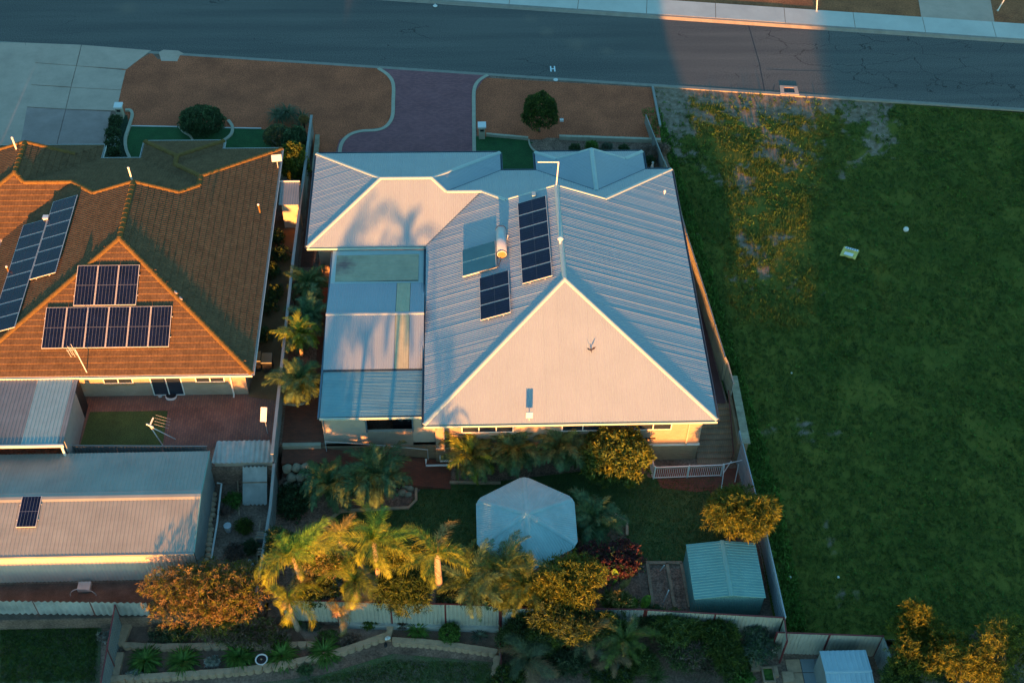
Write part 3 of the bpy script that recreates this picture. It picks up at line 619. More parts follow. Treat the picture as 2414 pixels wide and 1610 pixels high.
mw_ = [(oh, oh), (15-oh, oh), (15-oh, 19.67-oh), (13.38-oh, 19.67-oh), (13.38-oh, 21.4-oh), (6.67+oh, 21.4-oh), (6.67+oh, 19.67-oh), (4.5-oh, 19.67-oh), (4.5-oh, 21.4-oh), (-6.83+oh, 21.4-oh), (-6.83+oh, 13.08+oh), (oh, 13.08+oh)]
walls(MH, mw_, -.09, 2.42, 'cream_brick')
soffit(MH, [(a[0], a[1]) for a, c, o_ in eav], 2.44)
b = MB(); b.box((oh-.02, oh+.03, -1.47), (15-oh, oh+.5, -.14)); b.obj('plinth', 'tan_brick', MH)
b = MB(); b.box((11.6, oh-.06, -.16), (15-oh+.05, oh+.05, -.05)); b.box((oh, oh-.02, -.13), (11.6, oh+.03, -.08)); b.obj('ledge', 'white', MH)
window(MH, 1.9, 4.6, 1.2, 1.85, oh-.01, 3)
window(MH, 7.1, 9.3, 1.2, 1.85, oh-.01, 2)
window(MH, 10.9, 12.85, 1.2, 1.85, oh-.01, 2)
b = MB(); b.tube([(13.75, oh-.07, 2.3), (13.75, oh-.07, -.05)], .045, 6); b.obj('downpipe', 'render', MH)
b = MB(); b.tube([(1.0, oh-.07, 2.3), (1.0, oh-.07, -.3)], .045, 6); b.obj('downpipe', 'render', MH)
b = MB(); b.box((1.15, oh-.1, .35), (1.4, oh-.005, .55)); b.obj('meter_box', 'black', MH)
b = MB(); b.box((11.55, oh-.05, .42), (12.1, oh-.005, .5)); b.obj('wall_vent', 'black', MH)

# ---- attached patio: fibreglass bay, gable bay and skillion bay
PT = thing('patio_wing', 'patio wing with green fibreglass bay, low gable and blue skillion roof', 'patio', (-5.3, .8, 0))
b = MB(); z_ = 2.42
b.add([(-5.35, 12.95, z_), (-.06, 12.95, z_), (-.06, 10.3, z_), (-5.35, 10.3, z_), (-5.1, 12.55, z_+.02), (-.42, 12.55, z_+.02), (-.42, 10.42, z_+.02), (-5.1, 10.42, z_+.02)], [(4, 5, 1, 0), (5, 6, 2, 1), (6, 7, 3, 2), (7, 4, 0, 3)])
b.obj('frame', 'cap_paint', PT)
b = MB(); roof_face(b, 'W', -5.1, [(-5.1, 10.42), (-.42, 10.42), (-.42, 12.55), (-5.1, 12.55)], z_+.01, .012, pitch=.13, amp=.018); b.obj('fibreglass_sheet', 'fibreglass', PT)
zr = 2.92; yr = 7.5
def bay(x0, x1, m, nm):
    b = MB(); roof_face(b, 'S', 3.98, [(x0, 3.98), (x1, 3.98), (x1, yr), (x0, yr)], 2.36, (zr-2.36)/(yr-3.98), pitch=.13, amp=.012)
    roof_face(b, 'N', 10.3, [(x0, yr), (x1, yr), (x1, 10.3), (x0, 10.3)], 2.42, (zr-2.42)/(10.3-yr), pitch=.13, amp=.012); b.obj(nm, m, PT)
bay(-5.36, -1.62, 'roof_paint', 'gable_roof'); bay(-1.60, -.86, 'fibre_yellow', 'skylight_strip'); bay(-.84, -.06, 'roof_paint', 'gable_roof')
b = MB(); cap_line(b, (-5.38, yr, zr+.015), (-.06, yr, zr+.015), .13, .035); b.obj('ridge_cap', 'roof_paint', PT)
b = MB(); roof_face(b, 'W', -5.34, [(-5.34, .82), (-.06, .82), (-.06, 3.86), (-5.34, 3.86)], 2.30, .008, pitch=.10, amp=.009); b.obj('skillion_roof', 'skillion', PT)
b = MB(); gutter(b, (-5.38, 3.96, 2.34), (-.06, 3.96, 2.34), (0, -1, 0), .1, .08); b.obj('gutter', 'gutter_dark', PT)
b = MB(); b.box((-5.46, .78, 2.2), (-5.36, 12.95, 2.33)); b.obj('side_gutter', 'gutter_dark', PT)
b = MB(); b.box((-5.36, .74, 2.14), (-.06, .80, 2.29)); b.obj('fascia', 'cap_paint', PT)
b = MB(); b.box((-5.28, .9, -.22), (-3.02, 1.05, 2.15)); b.box((-.62, .9, -.22), (.56, 1.05, 2.15)); b.box((-3.02, .9, -.22), (-.62, 1.05, .95)); b.box((-5.28, 1.05, -.22), (-5.13, 12.8, 2.15)); b.obj('wall', 'render', PT)
b = MB(); b.box((-3.0, .88, -.3), (-.64, .90, .93)); b.obj('brick_infill', 'cream_brick', PT)
b = MB(); b.box((-5.1, 1.05, -.25), (-.0, 13, -.16)); b.obj('floor', 'concrete', PT)
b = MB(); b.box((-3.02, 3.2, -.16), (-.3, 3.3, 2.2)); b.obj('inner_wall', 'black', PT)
b = MB(); b.box((-5.5, .8, -1.47), (.6, .92, -.24)); b.obj('plinth', 'tan_brick', PT)
for x in (-5.2, -3.02, -.62): b = MB(); b.box((x-.04, .83, .95), (x+.04, .90, 2.15)); b.obj('post', 'gutter_dark', PT)
def tyre(loc, R, r, rot, label, cat='tyre'):
    T = thing('tyre', label, cat, loc); b = MB(); vs = []; fs = []; n, m_ = 20, 8
    rm = Matrix.Rotation(rot, 3, 'X')
    for i in range(n):
        for j in range(m_): a = 2*math.pi*i/n; c = 2*math.pi*j/m_; v = rm @ Vector(((R+r*math.cos(c))*math.cos(a), (R+r*math.cos(c))*math.sin(a), r*math.sin(c))); vs.append(v)
    for i in range(n):
        for j in range(m_): fs.append((i*m_+j, ((i+1) % n)*m_+j, ((i+1) % n)*m_+(j+1) % m_, i*m_+(j+1) % m_))
    b.add(vs, fs); b.obj('tread', 'black', T, True, local=True); return T
tl = tyre((-1.05, 1.9, .95), .32, .12, rad(50), 'dark round tyre lying in the opening of the patio wing')
b = MB(); b.box((-1.7, 1.5, -.16), (-.5, 2.2, .82)); tag(b.obj('storage_bench', 'black'), 'dark bench under the tyre inside the patio opening', 'bench')

# ---- neighbour's house with concrete tiles
tn, En = .345, 2.4; zn = lambda s: En+tn*s
NH = thing('tiled_house', 'brown tiled hip roof house with solar panels on the left', 'house', (-16.7, 12, 0))
ngy = 16.1; nx0, nx1, nmid, ny0 = -24.35, -9.05, -16.7, 3.75; hN = 7.65
a1 = 21.33; gE = -9.05-(a1-ngy); gW = -24.35+(a1-ngy); wy = 21.2
NF = [('S', ny0, [(nx0, ny0), (nx1, ny0), (nmid, ny0+hN)]),
      ('W', nx0, [(nx0, ny0), (nmid, ny0+hN), (nmid, ngy), (gW, ngy), (-20.785, 17.765), (nx0, 14.2)]),
      ('E', nx1, [(nx1, ny0), (nx1, 22.15), (-13.3, 17.9), (-13.3, 17.08), (gE, ngy), (nmid, ngy), (nmid, ny0+hN)]),
      ('N', a1, [(-20.03, a1), (-23.595, 17.765), (-20.785, 17.765), (gW, ngy), (gE, ngy), (-13.3, 17.08), (-17.59, a1)]),
      ('W', -17.59, [(-17.59, 22.96), (-17.59, a1), (-13.33, 17.07), (-13.33, 17.89), (-15.145, 19.70), (-15.145, 20.515)]),
      ('N', 22.96, [(-17.59, 22.96), (-15.145, 20.515), (-12.7, 22.96)]),
      ('E', -12.7, [(-12.7, 22.96), (-15.145, 20.515), (-15.145, 19.705), (-12.7, 22.15)]),
      ('N', 22.15, [(-12.7, 22.15), (-15.145, 19.705), (-13.32, 17.88), (-9.05, 22.15)]),
      ('E', -20.03, [(-20.03, 22.62), (-20.03, a1), (-23.595, 17.765), (-24.23, 18.4), (-24.23, wy), (-20.03-(22.62-wy), wy)]),
      ('W', -28.43, [(-28.43, 22.62), (-28.43, 14.2), (-24.23, 18.4), (-24.23, wy), (-28.43+(22.62-wy), wy)]),
      ('S', 14.2, [(-28.43, 14.2), (-24.35, 14.2), (-20.785, 17.765), (-23.595, 17.765), (-24.23, 18.4)]),
      ('N', 22.62, [(-28.43, 22.62), (-28.43+(22.62-wy), wy), (-20.03-(22.62-wy), wy), (-20.03, 22.62)])]
full = []; tb = MB()
for s_, o_, pl in NF: tile_face(tb, full if (s_ == 'S' and o_ == ny0) else None, s_, o_, pl, En, tn)
# the nearest 300 whole tiles are parts, the rest joins the field of tiles
full.sort(key=lambda f: f[3]+.001*abs(f[2]+17))
vis = [f for f in full if f[2] > -24.2]; singles = vis[:300]; rest = [f for f in full if f not in singles]
def tile_mesh(flipped=False):
    b = MB(); vs = []; fs = []; n = 8
    for i in range(n+1):
        a = TILE_W*i/n; w_ = tprof(a)
        for s, e in ((0, 0), (0, 1), (TILE_L+.02, 1)): vs.append((a, s, tn*s+(w_+.03*(TILE_L-s)/TILE_L if e else -.005)))
        if i: k = 3*(i-1); fs += [(k, k+3, k+4, k+1), (k+1, k+4, k+5, k+2)]
    b.add(vs, fs); return b
TM = tile_mesh(); tme = TM.mesh('tile', 'tile')
for f in rest:
    x, y = FR['S'](f[2], f[3], f[1]); z = En+tn*f[3]; tb.add([(v[0]+x, v[1]+y, v[2]+z) for v in TM.v], TM.f)
# structural roof deck; the tiles sit on it
deck = MB()
for s_, o_, pl in NF:
    vs = []
    for p in pl: a, s = to_as(s_, p, o_); vs.append((p[0], p[1], En+tn*s-.03))
    deck.add(vs, [tuple(range(len(vs)))])
deck.add([(gW, ngy, zn(a1-ngy)-.02), (gE, ngy, zn(a1-ngy)-.02), (nmid, ngy, zn(hN))], [(0, 1, 2)])
deck.add([(-28.43+22.62-wy, wy, zn(22.62-wy)), (-20.03-22.62+wy, wy, zn(22.62-wy)), (-24.23, wy, zn(4.2))], [(0, 1, 2)])
NR = deck.obj('roof', 'tile', NH)
o = tb.obj('tile', 'tile', None); o.parent = NR; o['kind'] = 'stuff'
for f in singles:
    x, y = FR['S'](f[2], f[3], f[1]); o = link('tile', tme, NR); o.matrix_basis = Matrix.Translation((x, y, En+tn*f[3])) @ Matrix.Rotation(random.uniform(-.012, .012), 4, 'Z')
ncap = [((nx0, ny0, En), (nmid, ny0+hN, zn(hN))), ((nx1, ny0, En), (nmid, ny0+hN, zn(hN))), ((nmid, ny0+hN, zn(hN)), (nmid, ngy, zn(hN))), ((nmid, ngy, zn(hN)), (gW, ngy, zn(a1-ngy))), ((nmid, ngy, zn(hN)), (gE, ngy, zn(a1-ngy))),
        ((gE, ngy, zn(a1-ngy)), (-13.3, 17.08, zn(4.25))), ((-13.3, 17.9, zn(4.25)), (-9.05, 22.15, En)), ((-13.3, 17.08, zn(4.25)), (-13.3, 17.9, zn(4.25))), ((-13.3, 17.9, zn(4.25)), (-15.145, 19.72, zn(2.44))),
        ((-15.145, 20.515, zn(2.445)), (-15.145, 19.7, zn(2.445))), ((-15.145, 20.515, zn(2.445)), (-17.59, 22.96, En)), ((-15.145, 20.515, zn(2.445)), (-12.7, 22.96, En)),
        ((gW, ngy, zn(a1-ngy)), (-20.785, 17.765, zn(3.565))), ((-20.785, 17.765, zn(3.565)), (-23.595, 17.765, zn(3.565))), ((-23.595, 17.765, zn(3.565)), (-24.23, 18.4, zn(4.2))), ((-24.23, 18.4, zn(4.2)), (-28.43, 14.2, En)),
        ((-24.23, 18.4, zn(4.2)), (-24.23, wy, zn(4.2))), ((-24.23, wy, zn(4.2)), (-20.03-22.62+wy, wy, zn(22.62-wy))), ((-24.23, wy, zn(4.2)), (-28.43+22.62-wy, wy, zn(22.62-wy)))]
def cap_piece(w=.15, L_=.42):
    b = MB(); vs = []; fs = []
    for y, k in ((0, 1.08), (L_, .92)):
        for i in range(7): a = math.pi*i/6; vs.append((math.cos(a)*w*k, y, math.sin(a)*w*.75*k-.035))
    for i in range(6): fs.append((i, i+7, i+8, i+1))
    fs.append(tuple(range(6, -1, -1))); fs.append(tuple(range(7, 14))); b.add(vs, fs); return b.mesh('ridge_tile', 'tile_cap')
cpm = cap_piece()
for a, c in ncap:
    a = Vector(a); c = Vector(c)
    if a.z > c.z: a, c = c, a
    n = max(1, round((c-a).length/.40)); d = (c-a)/n; rot = d.normalized().to_track_quat('Y', 'Z').to_matrix().to_4x4()
    for i in range(n):
        p = a+d*i+Vector((0, 0, .03)); o = link('ridge_tile', cpm, NR); o.matrix_basis = world_of(NH).inverted() @ Matrix.Identity(4) if False else Matrix.Translation((p.x, p.y, p.z)) @ rot
# deck keeps its world coordinates through matrix_basis; children live in its space (world metres)
neav = [((nx0, ny0), (nx1, ny0), (0, -1)), ((nx1, ny0), (nx1, 22.15), (1, 0)), ((nx1, 22.15), (-12.7, 22.15), (0, 1)), ((-12.7, 22.15), (-12.7, 22.96), (1, 0)), ((-12.7, 22.96), (-17.59, 22.96), (0, 1)), ((-17.59, 22.96), (-17.59, a1), (-1, 0)),
        ((-17.59, a1), (-20.03, a1), (0, 1)), ((-20.03, a1), (-20.03, 22.62), (1, 0)), ((-20.03, 22.62), (-28.43, 22.62), (0, 1)), ((-28.43, 22.62), (-28.43, 14.2), (-1, 0)), ((-28.43, 14.2), (nx0, 14.2), (0, -1)), ((nx0, 14.2), (nx0, ny0), (-1, 0))]
for a, c, o_ in neav: b = MB(); gutter(b, (*a, En-.01), (*c, En-.01), (*o_, 0), .11, .14); b.obj('gutter', 'gutter_white', NH)
walls(NH, [(nx0+oh, ny0+oh), (nx1-oh, ny0+oh), (nx1-oh, 22.15-oh), (-12.7-oh, 22.15-oh), (-12.7-oh, 22.96-oh), (-17.59+oh, 22.96-oh), (-17.59+oh, a1-oh), (-20.03-oh, a1-oh), (-20.03-oh, 22.62-oh), (-28.43+oh, 22.62-oh), (-28.43+oh, 14.2+oh), (nx0+oh, 14.2+oh)], .05, 2.22, 'cream_brick')
soffit(NH, [(a[0], a[1]) for a, c, o_ in neav], 2.24)
wyn = ny0+oh
def nwin(px0, px1, z0, z1, panes, door=False):
    xa = at_y(px0, 905, wyn).x; xb = at_y(px1, 905, wyn).x; return window(NH, xa, xb, z0, z1, wyn-.01, panes, door)
nwin(246, 316, 1.15, 1.95, 2); nwin(356, 430, .12, 1.98, 2, True); nwin(463, 532, 1.15, 1.95, 2)
b = MB()
for px in (246, 463):
    xa = at_y(px, 905, wyn).x; b.box((xa, wyn-.05, 1.02), (xa+1.6, wyn-.003, 1.12))
b.obj('window_sill', mat('sill_brick', (.42, .25, .12), .8, .2), NH)
b = MB(); xa = at_y(547, 905, wyn).x; b.tube([(xa-.1, wyn-.45, 2.3), (xa, wyn-.08, 1.9), (xa, wyn-.08, .15), (xa, wyn-.25, .1)], .045, 6); b.obj('downpipe', 'white', NH)

# ---- roof-mounted kit
def solar_panel(parent, o, ux, uy, w_, h_, mid=True, n=6, dim=False):
    """one panel: o corner, ux/uy unit vectors in the roof plane"""
    o = Vector(o); ux = Vector(ux); uy = Vector(uy); nn = ux.cross(uy).normalized(); P = lambda a, c, z: o+ux*a+uy*c+nn*z
    def slab(a0, a1_, c0, c1, z0, z1):
        b = MB(); b.add([P(a0, c0, z0), P(a1_, c0, z0), P(a1_, c1, z0), P(a0, c1, z0), P(a0, c0, z1), P(a1_, c0, z1), P(a1_, c1, z1), P(a0, c1, z1)], [(3, 2, 1, 0), (4, 5, 6, 7), (0, 1, 5, 4), (1, 2, 6, 5), (2, 3, 7, 6), (3, 0, 4, 7)]); return b
    pn = slab(0, w_, 0, h_, .0, .04); po = pn.obj('panel_frame', 'frame', parent)
    g = slab(.026, w_-.026, .026, h_-.026, .0, .044); go = g.obj('cells', 'panel', None); go.parent = po
    li = MB(); f = lambda a0, a1_, c0, c1: li.add([P(a0, c0, .048), P(a1_, c0, .048), P(a1_, c1, .048), P(a0, c1, .048)], [(0, 1, 2, 3)])
    nx_ = n if w_ < h_ else 2*n-2; ny_ = (2*n-2) if w_ < h_ else n
    for k in range(1, nx_): a = w_*k/nx_; t_ = .006 if not (w_ > h_ and mid and k == nx_//2) else .014; f(a-t_, a+t_, .04, h_-.04)
    if w_ < h_:
        c = h_/2; f(.04, w_-.04, c-.012, c+.012)
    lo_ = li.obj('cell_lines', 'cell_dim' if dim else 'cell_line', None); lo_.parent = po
def plane_fr(side, tt):
    k = 1/math.sqrt(1+tt*tt)
    return {'S': ((1, 0, 0), (0, k, k*tt)), 'W': ((0, -1, 0), (k, 0, k*tt))}[side]
def array(name, label, side, off, E0, tt, quads, lift=.12):
    """quads: list of (a,s,w,h,panes) where a,s along the eave/up the slope in plan metres"""
    ux, uy = plane_fr(side, tt); fr = FR[side]; q0 = quads[0]; x, y = fr(q0[0], q0[1], off)
    T = thing(name, label, 'solar panels', (x, y, E0+tt*q0[1])); nn = Vector(ux).cross(Vector(uy)).normalized()
    for a, s, w_, h_ in quads:
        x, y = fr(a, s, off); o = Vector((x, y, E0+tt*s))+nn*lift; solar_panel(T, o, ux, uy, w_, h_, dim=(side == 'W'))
    rl = MB(); amin = min(q[0] for q in quads) if side == 'S' else None
    for a, s, w_, h_ in quads:
        for k in (.25, .75):
            x, y = fr(a, s, off); o = Vector((x, y, E0+tt*s))+Vector(uy)*h_*k+nn*(lift-.03); rl.bar(o-Vector(ux)*.06, o+Vector(ux)*(w_+.06), .035, .035)
            for c in (.1, .9): pp = o+Vector(ux)*w_*c; rl.bar(pp, pp-nn*(lift-.03), .03, .03)
    rl.obj('rail', 'frame', T); return T
kk = math.sqrt(1+t*t); kn = math.sqrt(1+tn*tn)
# main roof, west face: a = y of the panel's north edge (panel runs south), s = x
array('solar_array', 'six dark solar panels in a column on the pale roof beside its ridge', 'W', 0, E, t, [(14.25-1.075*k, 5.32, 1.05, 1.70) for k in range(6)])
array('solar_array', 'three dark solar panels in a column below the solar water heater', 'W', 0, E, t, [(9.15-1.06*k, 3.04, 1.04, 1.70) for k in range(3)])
# neighbour
q6 = [(-20.12+1.11*k, (5.2-ny0), 1.09, 2.28/1*kn*.98) for k in range(6)]; q3 = [(-18.72+1.11*k, (7.52-ny0), 1.09, 2.3*kn*.98) for k in range(3)]
array('solar_array', 'row of six solar panels on the sunlit face of the brown tiled roof', 'S', ny0, En, tn, q6)
array('solar_array', 'three solar panels above the row of six on the brown tiled roof', 'S', ny0, En, tn, q3)
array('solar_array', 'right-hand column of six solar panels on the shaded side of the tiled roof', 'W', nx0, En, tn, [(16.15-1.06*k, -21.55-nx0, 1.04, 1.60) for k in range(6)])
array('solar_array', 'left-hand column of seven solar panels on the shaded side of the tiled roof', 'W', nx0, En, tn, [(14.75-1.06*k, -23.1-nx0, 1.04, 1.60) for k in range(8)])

def on_main_W(x, y, h=0): return Vector((x, y, E+t*x+h))
HW = thing('solar_water_heater', 'solar water heater with steel tank and two teal collector panels on the pale roof', 'water heater', tuple(on_main_W(3, 11)))
ux, uy = plane_fr('W', t); nn = Vector(ux).cross(Vector(uy)).normalized()
for k in range(2):
    o = on_main_W(2.12, 11.72-1.07*k)+nn*.10; P = lambda a, c, z: o+Vector(ux)*a+Vector(uy)*c+nn*z
    for (a0, a1_, c0, c1, z0, z1, m_, nm) in ((0, 1.05, 0, 2.0, 0, .08, 'frame', 'collector_frame'), (.03, 1.02, .03, 1.97, .01, .088, 'collector', 'collector')):
        b = MB(); b.add([P(a0, c0, z0), P(a1_, c0, z0), P(a1_, c1, z0), P(a0, c1, z0), P(a0, c0, z1), P(a1_, c0, z1), P(a1_, c1, z1), P(a0, c1, z1)], [(3, 2, 1, 0), (4, 5, 6, 7), (0, 1, 5, 4), (1, 2, 6, 5), (2, 3, 7, 6), (3, 0, 4, 7)]); b.obj(nm, m_, HW)
c0, c1 = on_main_W(4.25, 12.25, .42), on_main_W(4.25, 10.25, .42)
b = MB(); b.tube([c0+Vector((0, .04, 0)), c0, c1, c1-Vector((0, .04, 0))], [.22, .28, .28, .24], 18); b.obj('tank', 'tank', HW, True)
b = MB(); b.tube([c1-Vector((0, .035, 0)), c1-Vector((0, .06, 0))], [.235, .22], 16); b.tube([c1-Vector((0, .06, 0)), c1-Vector((0, .09, 0))], .06, 8); b.obj('tank_end', 'copper', HW)
b = MB()
for p in (c0, c1):
    for i in range(14):
        a0 = 2*math.pi*i/14; a1_ = 2*math.pi*(i+1)/14; b.bar(p+Vector((math.cos(a0)*.285, 0, math.sin(a0)*.285)), p+Vector((math.cos(a1_)*.285, 0, math.sin(a1_)*.285)), .03)
b.bar(on_main_W(4.0, 12.0, .05), on_main_W(4.5, 12.0, .15), .05); b.bar(on_main_W(4.0, 10.5, .05), on_main_W(4.5, 10.5, .15), .05)
b.tube([on_main_W(3.0, 9.6, .15), on_main_W(4.05, 9.6, .2), on_main_W(4.2, 10.0, .3)], .025, 6); b.tube([c0+Vector((0, .05, .1)), c0+Vector((.0, .18, .1)), c0+Vector((-.1, .2, -.3))], .02, 6)
b.obj('brackets', 'black', HW)

def post_thing(name, label, cat, base, top, r, m='white', extra=None):
    T = thing(name, label, cat, tuple(base)); b = MB(); b.tube([base, top], r, 8); b.obj('pole', m, T)
    return T
p0 = Vector((7.5, 15.0, 5.42)); T = thing('tv_antenna', 'tall L-shaped aerial mast on the north end of the pale ridge', 'antenna', tuple(p0))
b = MB(); b.tube([p0, p0+Vector((.05, 0, 1.75))], .035, 6); b.obj('mast', 'white', T); b = MB(); b.tube([p0+Vector((.05, 0, 1.72)), p0+Vector((-1.12, 0, 1.74))], .03, 6); b.obj('boom', 'white', T)
b = MB(); [b.bar(p0+Vector((-.1-.2*k, -.07, 1.75)), p0+Vector((-.1-.2*k, .07, 1.75)), .015) for k in range(5)]; b.obj('elements', 'galv', T)
def vent(px, py, z, label, h=.35, r=.09, capr=.16):
    p = spot(px, py, z+h); p.z = z; T = thing('roof_vent', label, 'roof vent', tuple(p)); b = MB(); b.tube([p, p+Vector((0, 0, h))], r*.6, 8); b.obj('pipe', 'white', T)
    b = MB(); b.tube([p+Vector((0, 0, h-.02)), p+Vector((0, 0, h+.05)), p+Vector((0, 0, h+.12))], [capr, capr, .03], 10); b.obj('cowl', 'white', T); return T
vent(1321, 563, 5.40, 'mushroom-topped vent on the ridge beside the column of six panels')
vent(1567, 452, 3.0, 'small white vent pipe near the north-east corner of the pale roof', .2, .05, .07)
vent(1196, 558, 4.35, 'tiny vent stub right of the hot water tank', .15, .03, .05)
for px, py, z, lab, h in ((38, 350, zn(4.2)-.05, 'short sunlit flue pipe at the far left roof peak', .8), (310, 420, zn(7.65)-.1, 'short sunlit flue pipe on the north end of the tiled ridge', .75), (612, 495, 3.2, 'thin pipe low on the right slope of the tiled roof', .4), (20, 638, 2.9, 'thin pipe at the left edge of the tiled roof', .3)):
    p = spot(px, py, z); T = thing('flue_pipe', lab, 'flue pipe', tuple(p)); b = MB(); b.tube([p-Vector((0, 0, .2)), p+Vector((-.03, 0, h))], .05, 8); b.obj('pipe', 'tile_cap' if h < .5 else 'white', T); b = MB(); b.ball(p+Vector((-.03, 0, h)), .07, n=8, m=5); b.obj('cap', 'white', T)
# square panel antenna at the south gutter
def panel_ant(p, pole_h, w_, h_, yaw_, label, lean=0):
    p = Vector(p); T = thing('panel_antenna', label, 'antenna', tuple(p)); b = MB(); b.tube([p, p+Vector((0, 0, pole_h))], .022, 6); b.obj('pole', 'galv', T)
    b = MB(); R_ = Matrix.Rotation(yaw_, 3, 'Z') @ Matrix.Rotation(lean, 3, 'X'); c = p+Vector((0, 0, pole_h))
    vs = [c+R_ @ Vector((x, y-.05, z)) for x, y, z in ((-w_/2, -.03, -h_/2), (w_/2, -.03, -h_/2), (w_/2, .03, -h_/2), (-w_/2, .03, -h_/2), (-w_/2, -.03, h_/2), (w_/2, -.03, h_/2), (w_/2, .03, h_/2), (-w_/2, .03, h_/2))]
    b.add(vs, [(3, 2, 1, 0), (4, 5, 6, 7), (0, 1, 5, 4), (1, 2, 6, 5), (2, 3, 7, 6), (3, 0, 4, 7)]); b.obj('antenna_plate', 'white', T)
    return T
panel_ant((5.35, .12, 2.6), .55, .34, .42, 0, 'square white antenna plate on a pole at the south gutter of the pale roof')
p = spot(652, 374, 3.2); panel_ant((p.x, p.y, 2.4), .8, .6, .42, rad(8), 'tilted white plate antenna at the back right corner of the tiled roof', rad(-60))
p = spot(622, 977, 1.7); panel_ant((p.x, p.y, .1), 1.6, .32, .75, rad(-4), 'upright white plate antenna on a pole beside the paved yard fence', rad(-50))
# TV aerial at the neighbour's gutter
p0 = spot(208, 884, 2.3); T = thing('tv_antenna', 'forked TV aerial at the gutter of the tiled house', 'antenna', tuple(p0)); b = MB(); tp = p0+Vector((-.35, .3, 1.7)); b.tube([p0, tp], .025, 6); b.obj('mast', 'white', T)
b = MB()
for k in range(4): c = tp+Vector((-.02-.10*k, 0, -.15*(k % 2))); b.bar(c-Vector((0, .0, .45)), c+Vector((-.1, 0, .4-.08*k)), .02)
b.bar(tp, tp+Vector((-.45, 0, -.12)), .02); b.obj('elements', 'galv', T)
for px, py, lab in ((108, 514, 'small white isolator box above the left panel column'), (97, 742, 'white isolator box at the left end of the six-panel row')):
    p = spot(px, py, 3.5 if py < 600 else 3.2); b = MB(); b.box((p.x-.13, p.y-.12, p.z-.25), (p.x+.13, p.y+.12, p.z+.08)); b.box((p.x-.16, p.y-.15, p.z+.083), (p.x+.16, p.y+.15, p.z+.10)); tag(b.obj('isolator_box', 'white'), lab, 'electrical box')
p = on_main_W(6.2, 14.6, .0); b = MB(); b.box((p.x-.09, p.y-.1, p.z), (p.x+.09, p.y+.2, p.z+.18)); b.box((p.x-.11, p.y-.12, p.z+.183), (p.x+.11, p.y+.22, p.z+.2)); tag(b.obj('isolator_box', 'cap_paint'), 'pale isolator box at the top of the six-panel column', 'electrical box')

# birds
def bird(p, s, yaw_, m, label, wings=False):
    p = Vector(p); T = thing('bird', label, 'bird', tuple(p), 0); R_ = Matrix.Rotation(yaw_, 3, 'Z')
    b = MB(); pts = [(-.26, 0, .07), (-.16, 0, .09), (-.05, 0, .12), (.06, 0, .16), (.11, 0, .20), (.15, 0, .215), (.19, 0, .20)]; rr = [.012, .03, .06, .055, .035, .036, .008]
    b.tube([p+R_ @ (Vector(q)*s) for q in pts], [r_*s for r_ in rr], 8); b.obj('body', m, T, True)
    b = MB()
    for sg in (-1, 1):
        if wings: q = [(-.05, .03*sg, .14), (.07, .04*sg, .16), (.10, .22*sg, .34), (0, .40*sg, .46), (-.10, .26*sg, .33)]
        else: q = [(.05, .058*sg, .16), (-.04, .072*sg, .13), (-.22, .03*sg, .085), (-.10, .05*sg, .14)]
        v = [p+R_ @ (Vector(k)*s) for k in q]; u = [x+Vector((0, 0, .012*s)) for x in v]; n = len(v); b.add(v+u, [tuple(range(n)), tuple(range(2*n-1, n-1, -1))]+[(i, (i+1) % n, n+(i+1) % n, n+i) for i in range(n)])
    b.obj('wings', m, T)
    b = MB(); b.bar(p+R_ @ Vector((0, .02*s, .08*s)), p+R_ @ Vector((.01, .02*s, 0)), .01*s); b.bar(p+R_ @ Vector((0, -.02*s, .08*s)), p+R_ @ Vector((.01, -.02*s, 0)), .01*s); b.obj('legs', 'black', T)
p = spot(1393, 826, 4.0); p = Vector((p.x, p.y, E+t*p.y+.02)); p = spot(1393, 828, p.z); bird(p, .62, rad(100), mat('bird_grey', (.08, .06, .06), .8, .3), 'dark bird with raised wings on the sunlit face of the pale roof', True)
for px, py, lab in ((416, 690, 'pinkish-white bird higher up on the brown tiled hip'), (428, 704, 'pinkish-white bird lower down on the brown tiled hip')):
    p = spot(px, py+4, 4.28 if py < 700 else 4.15); bird(p, 1.0, rad(-60), mat('bird_pink', (.6, .42, .38), .8, .2), lab)

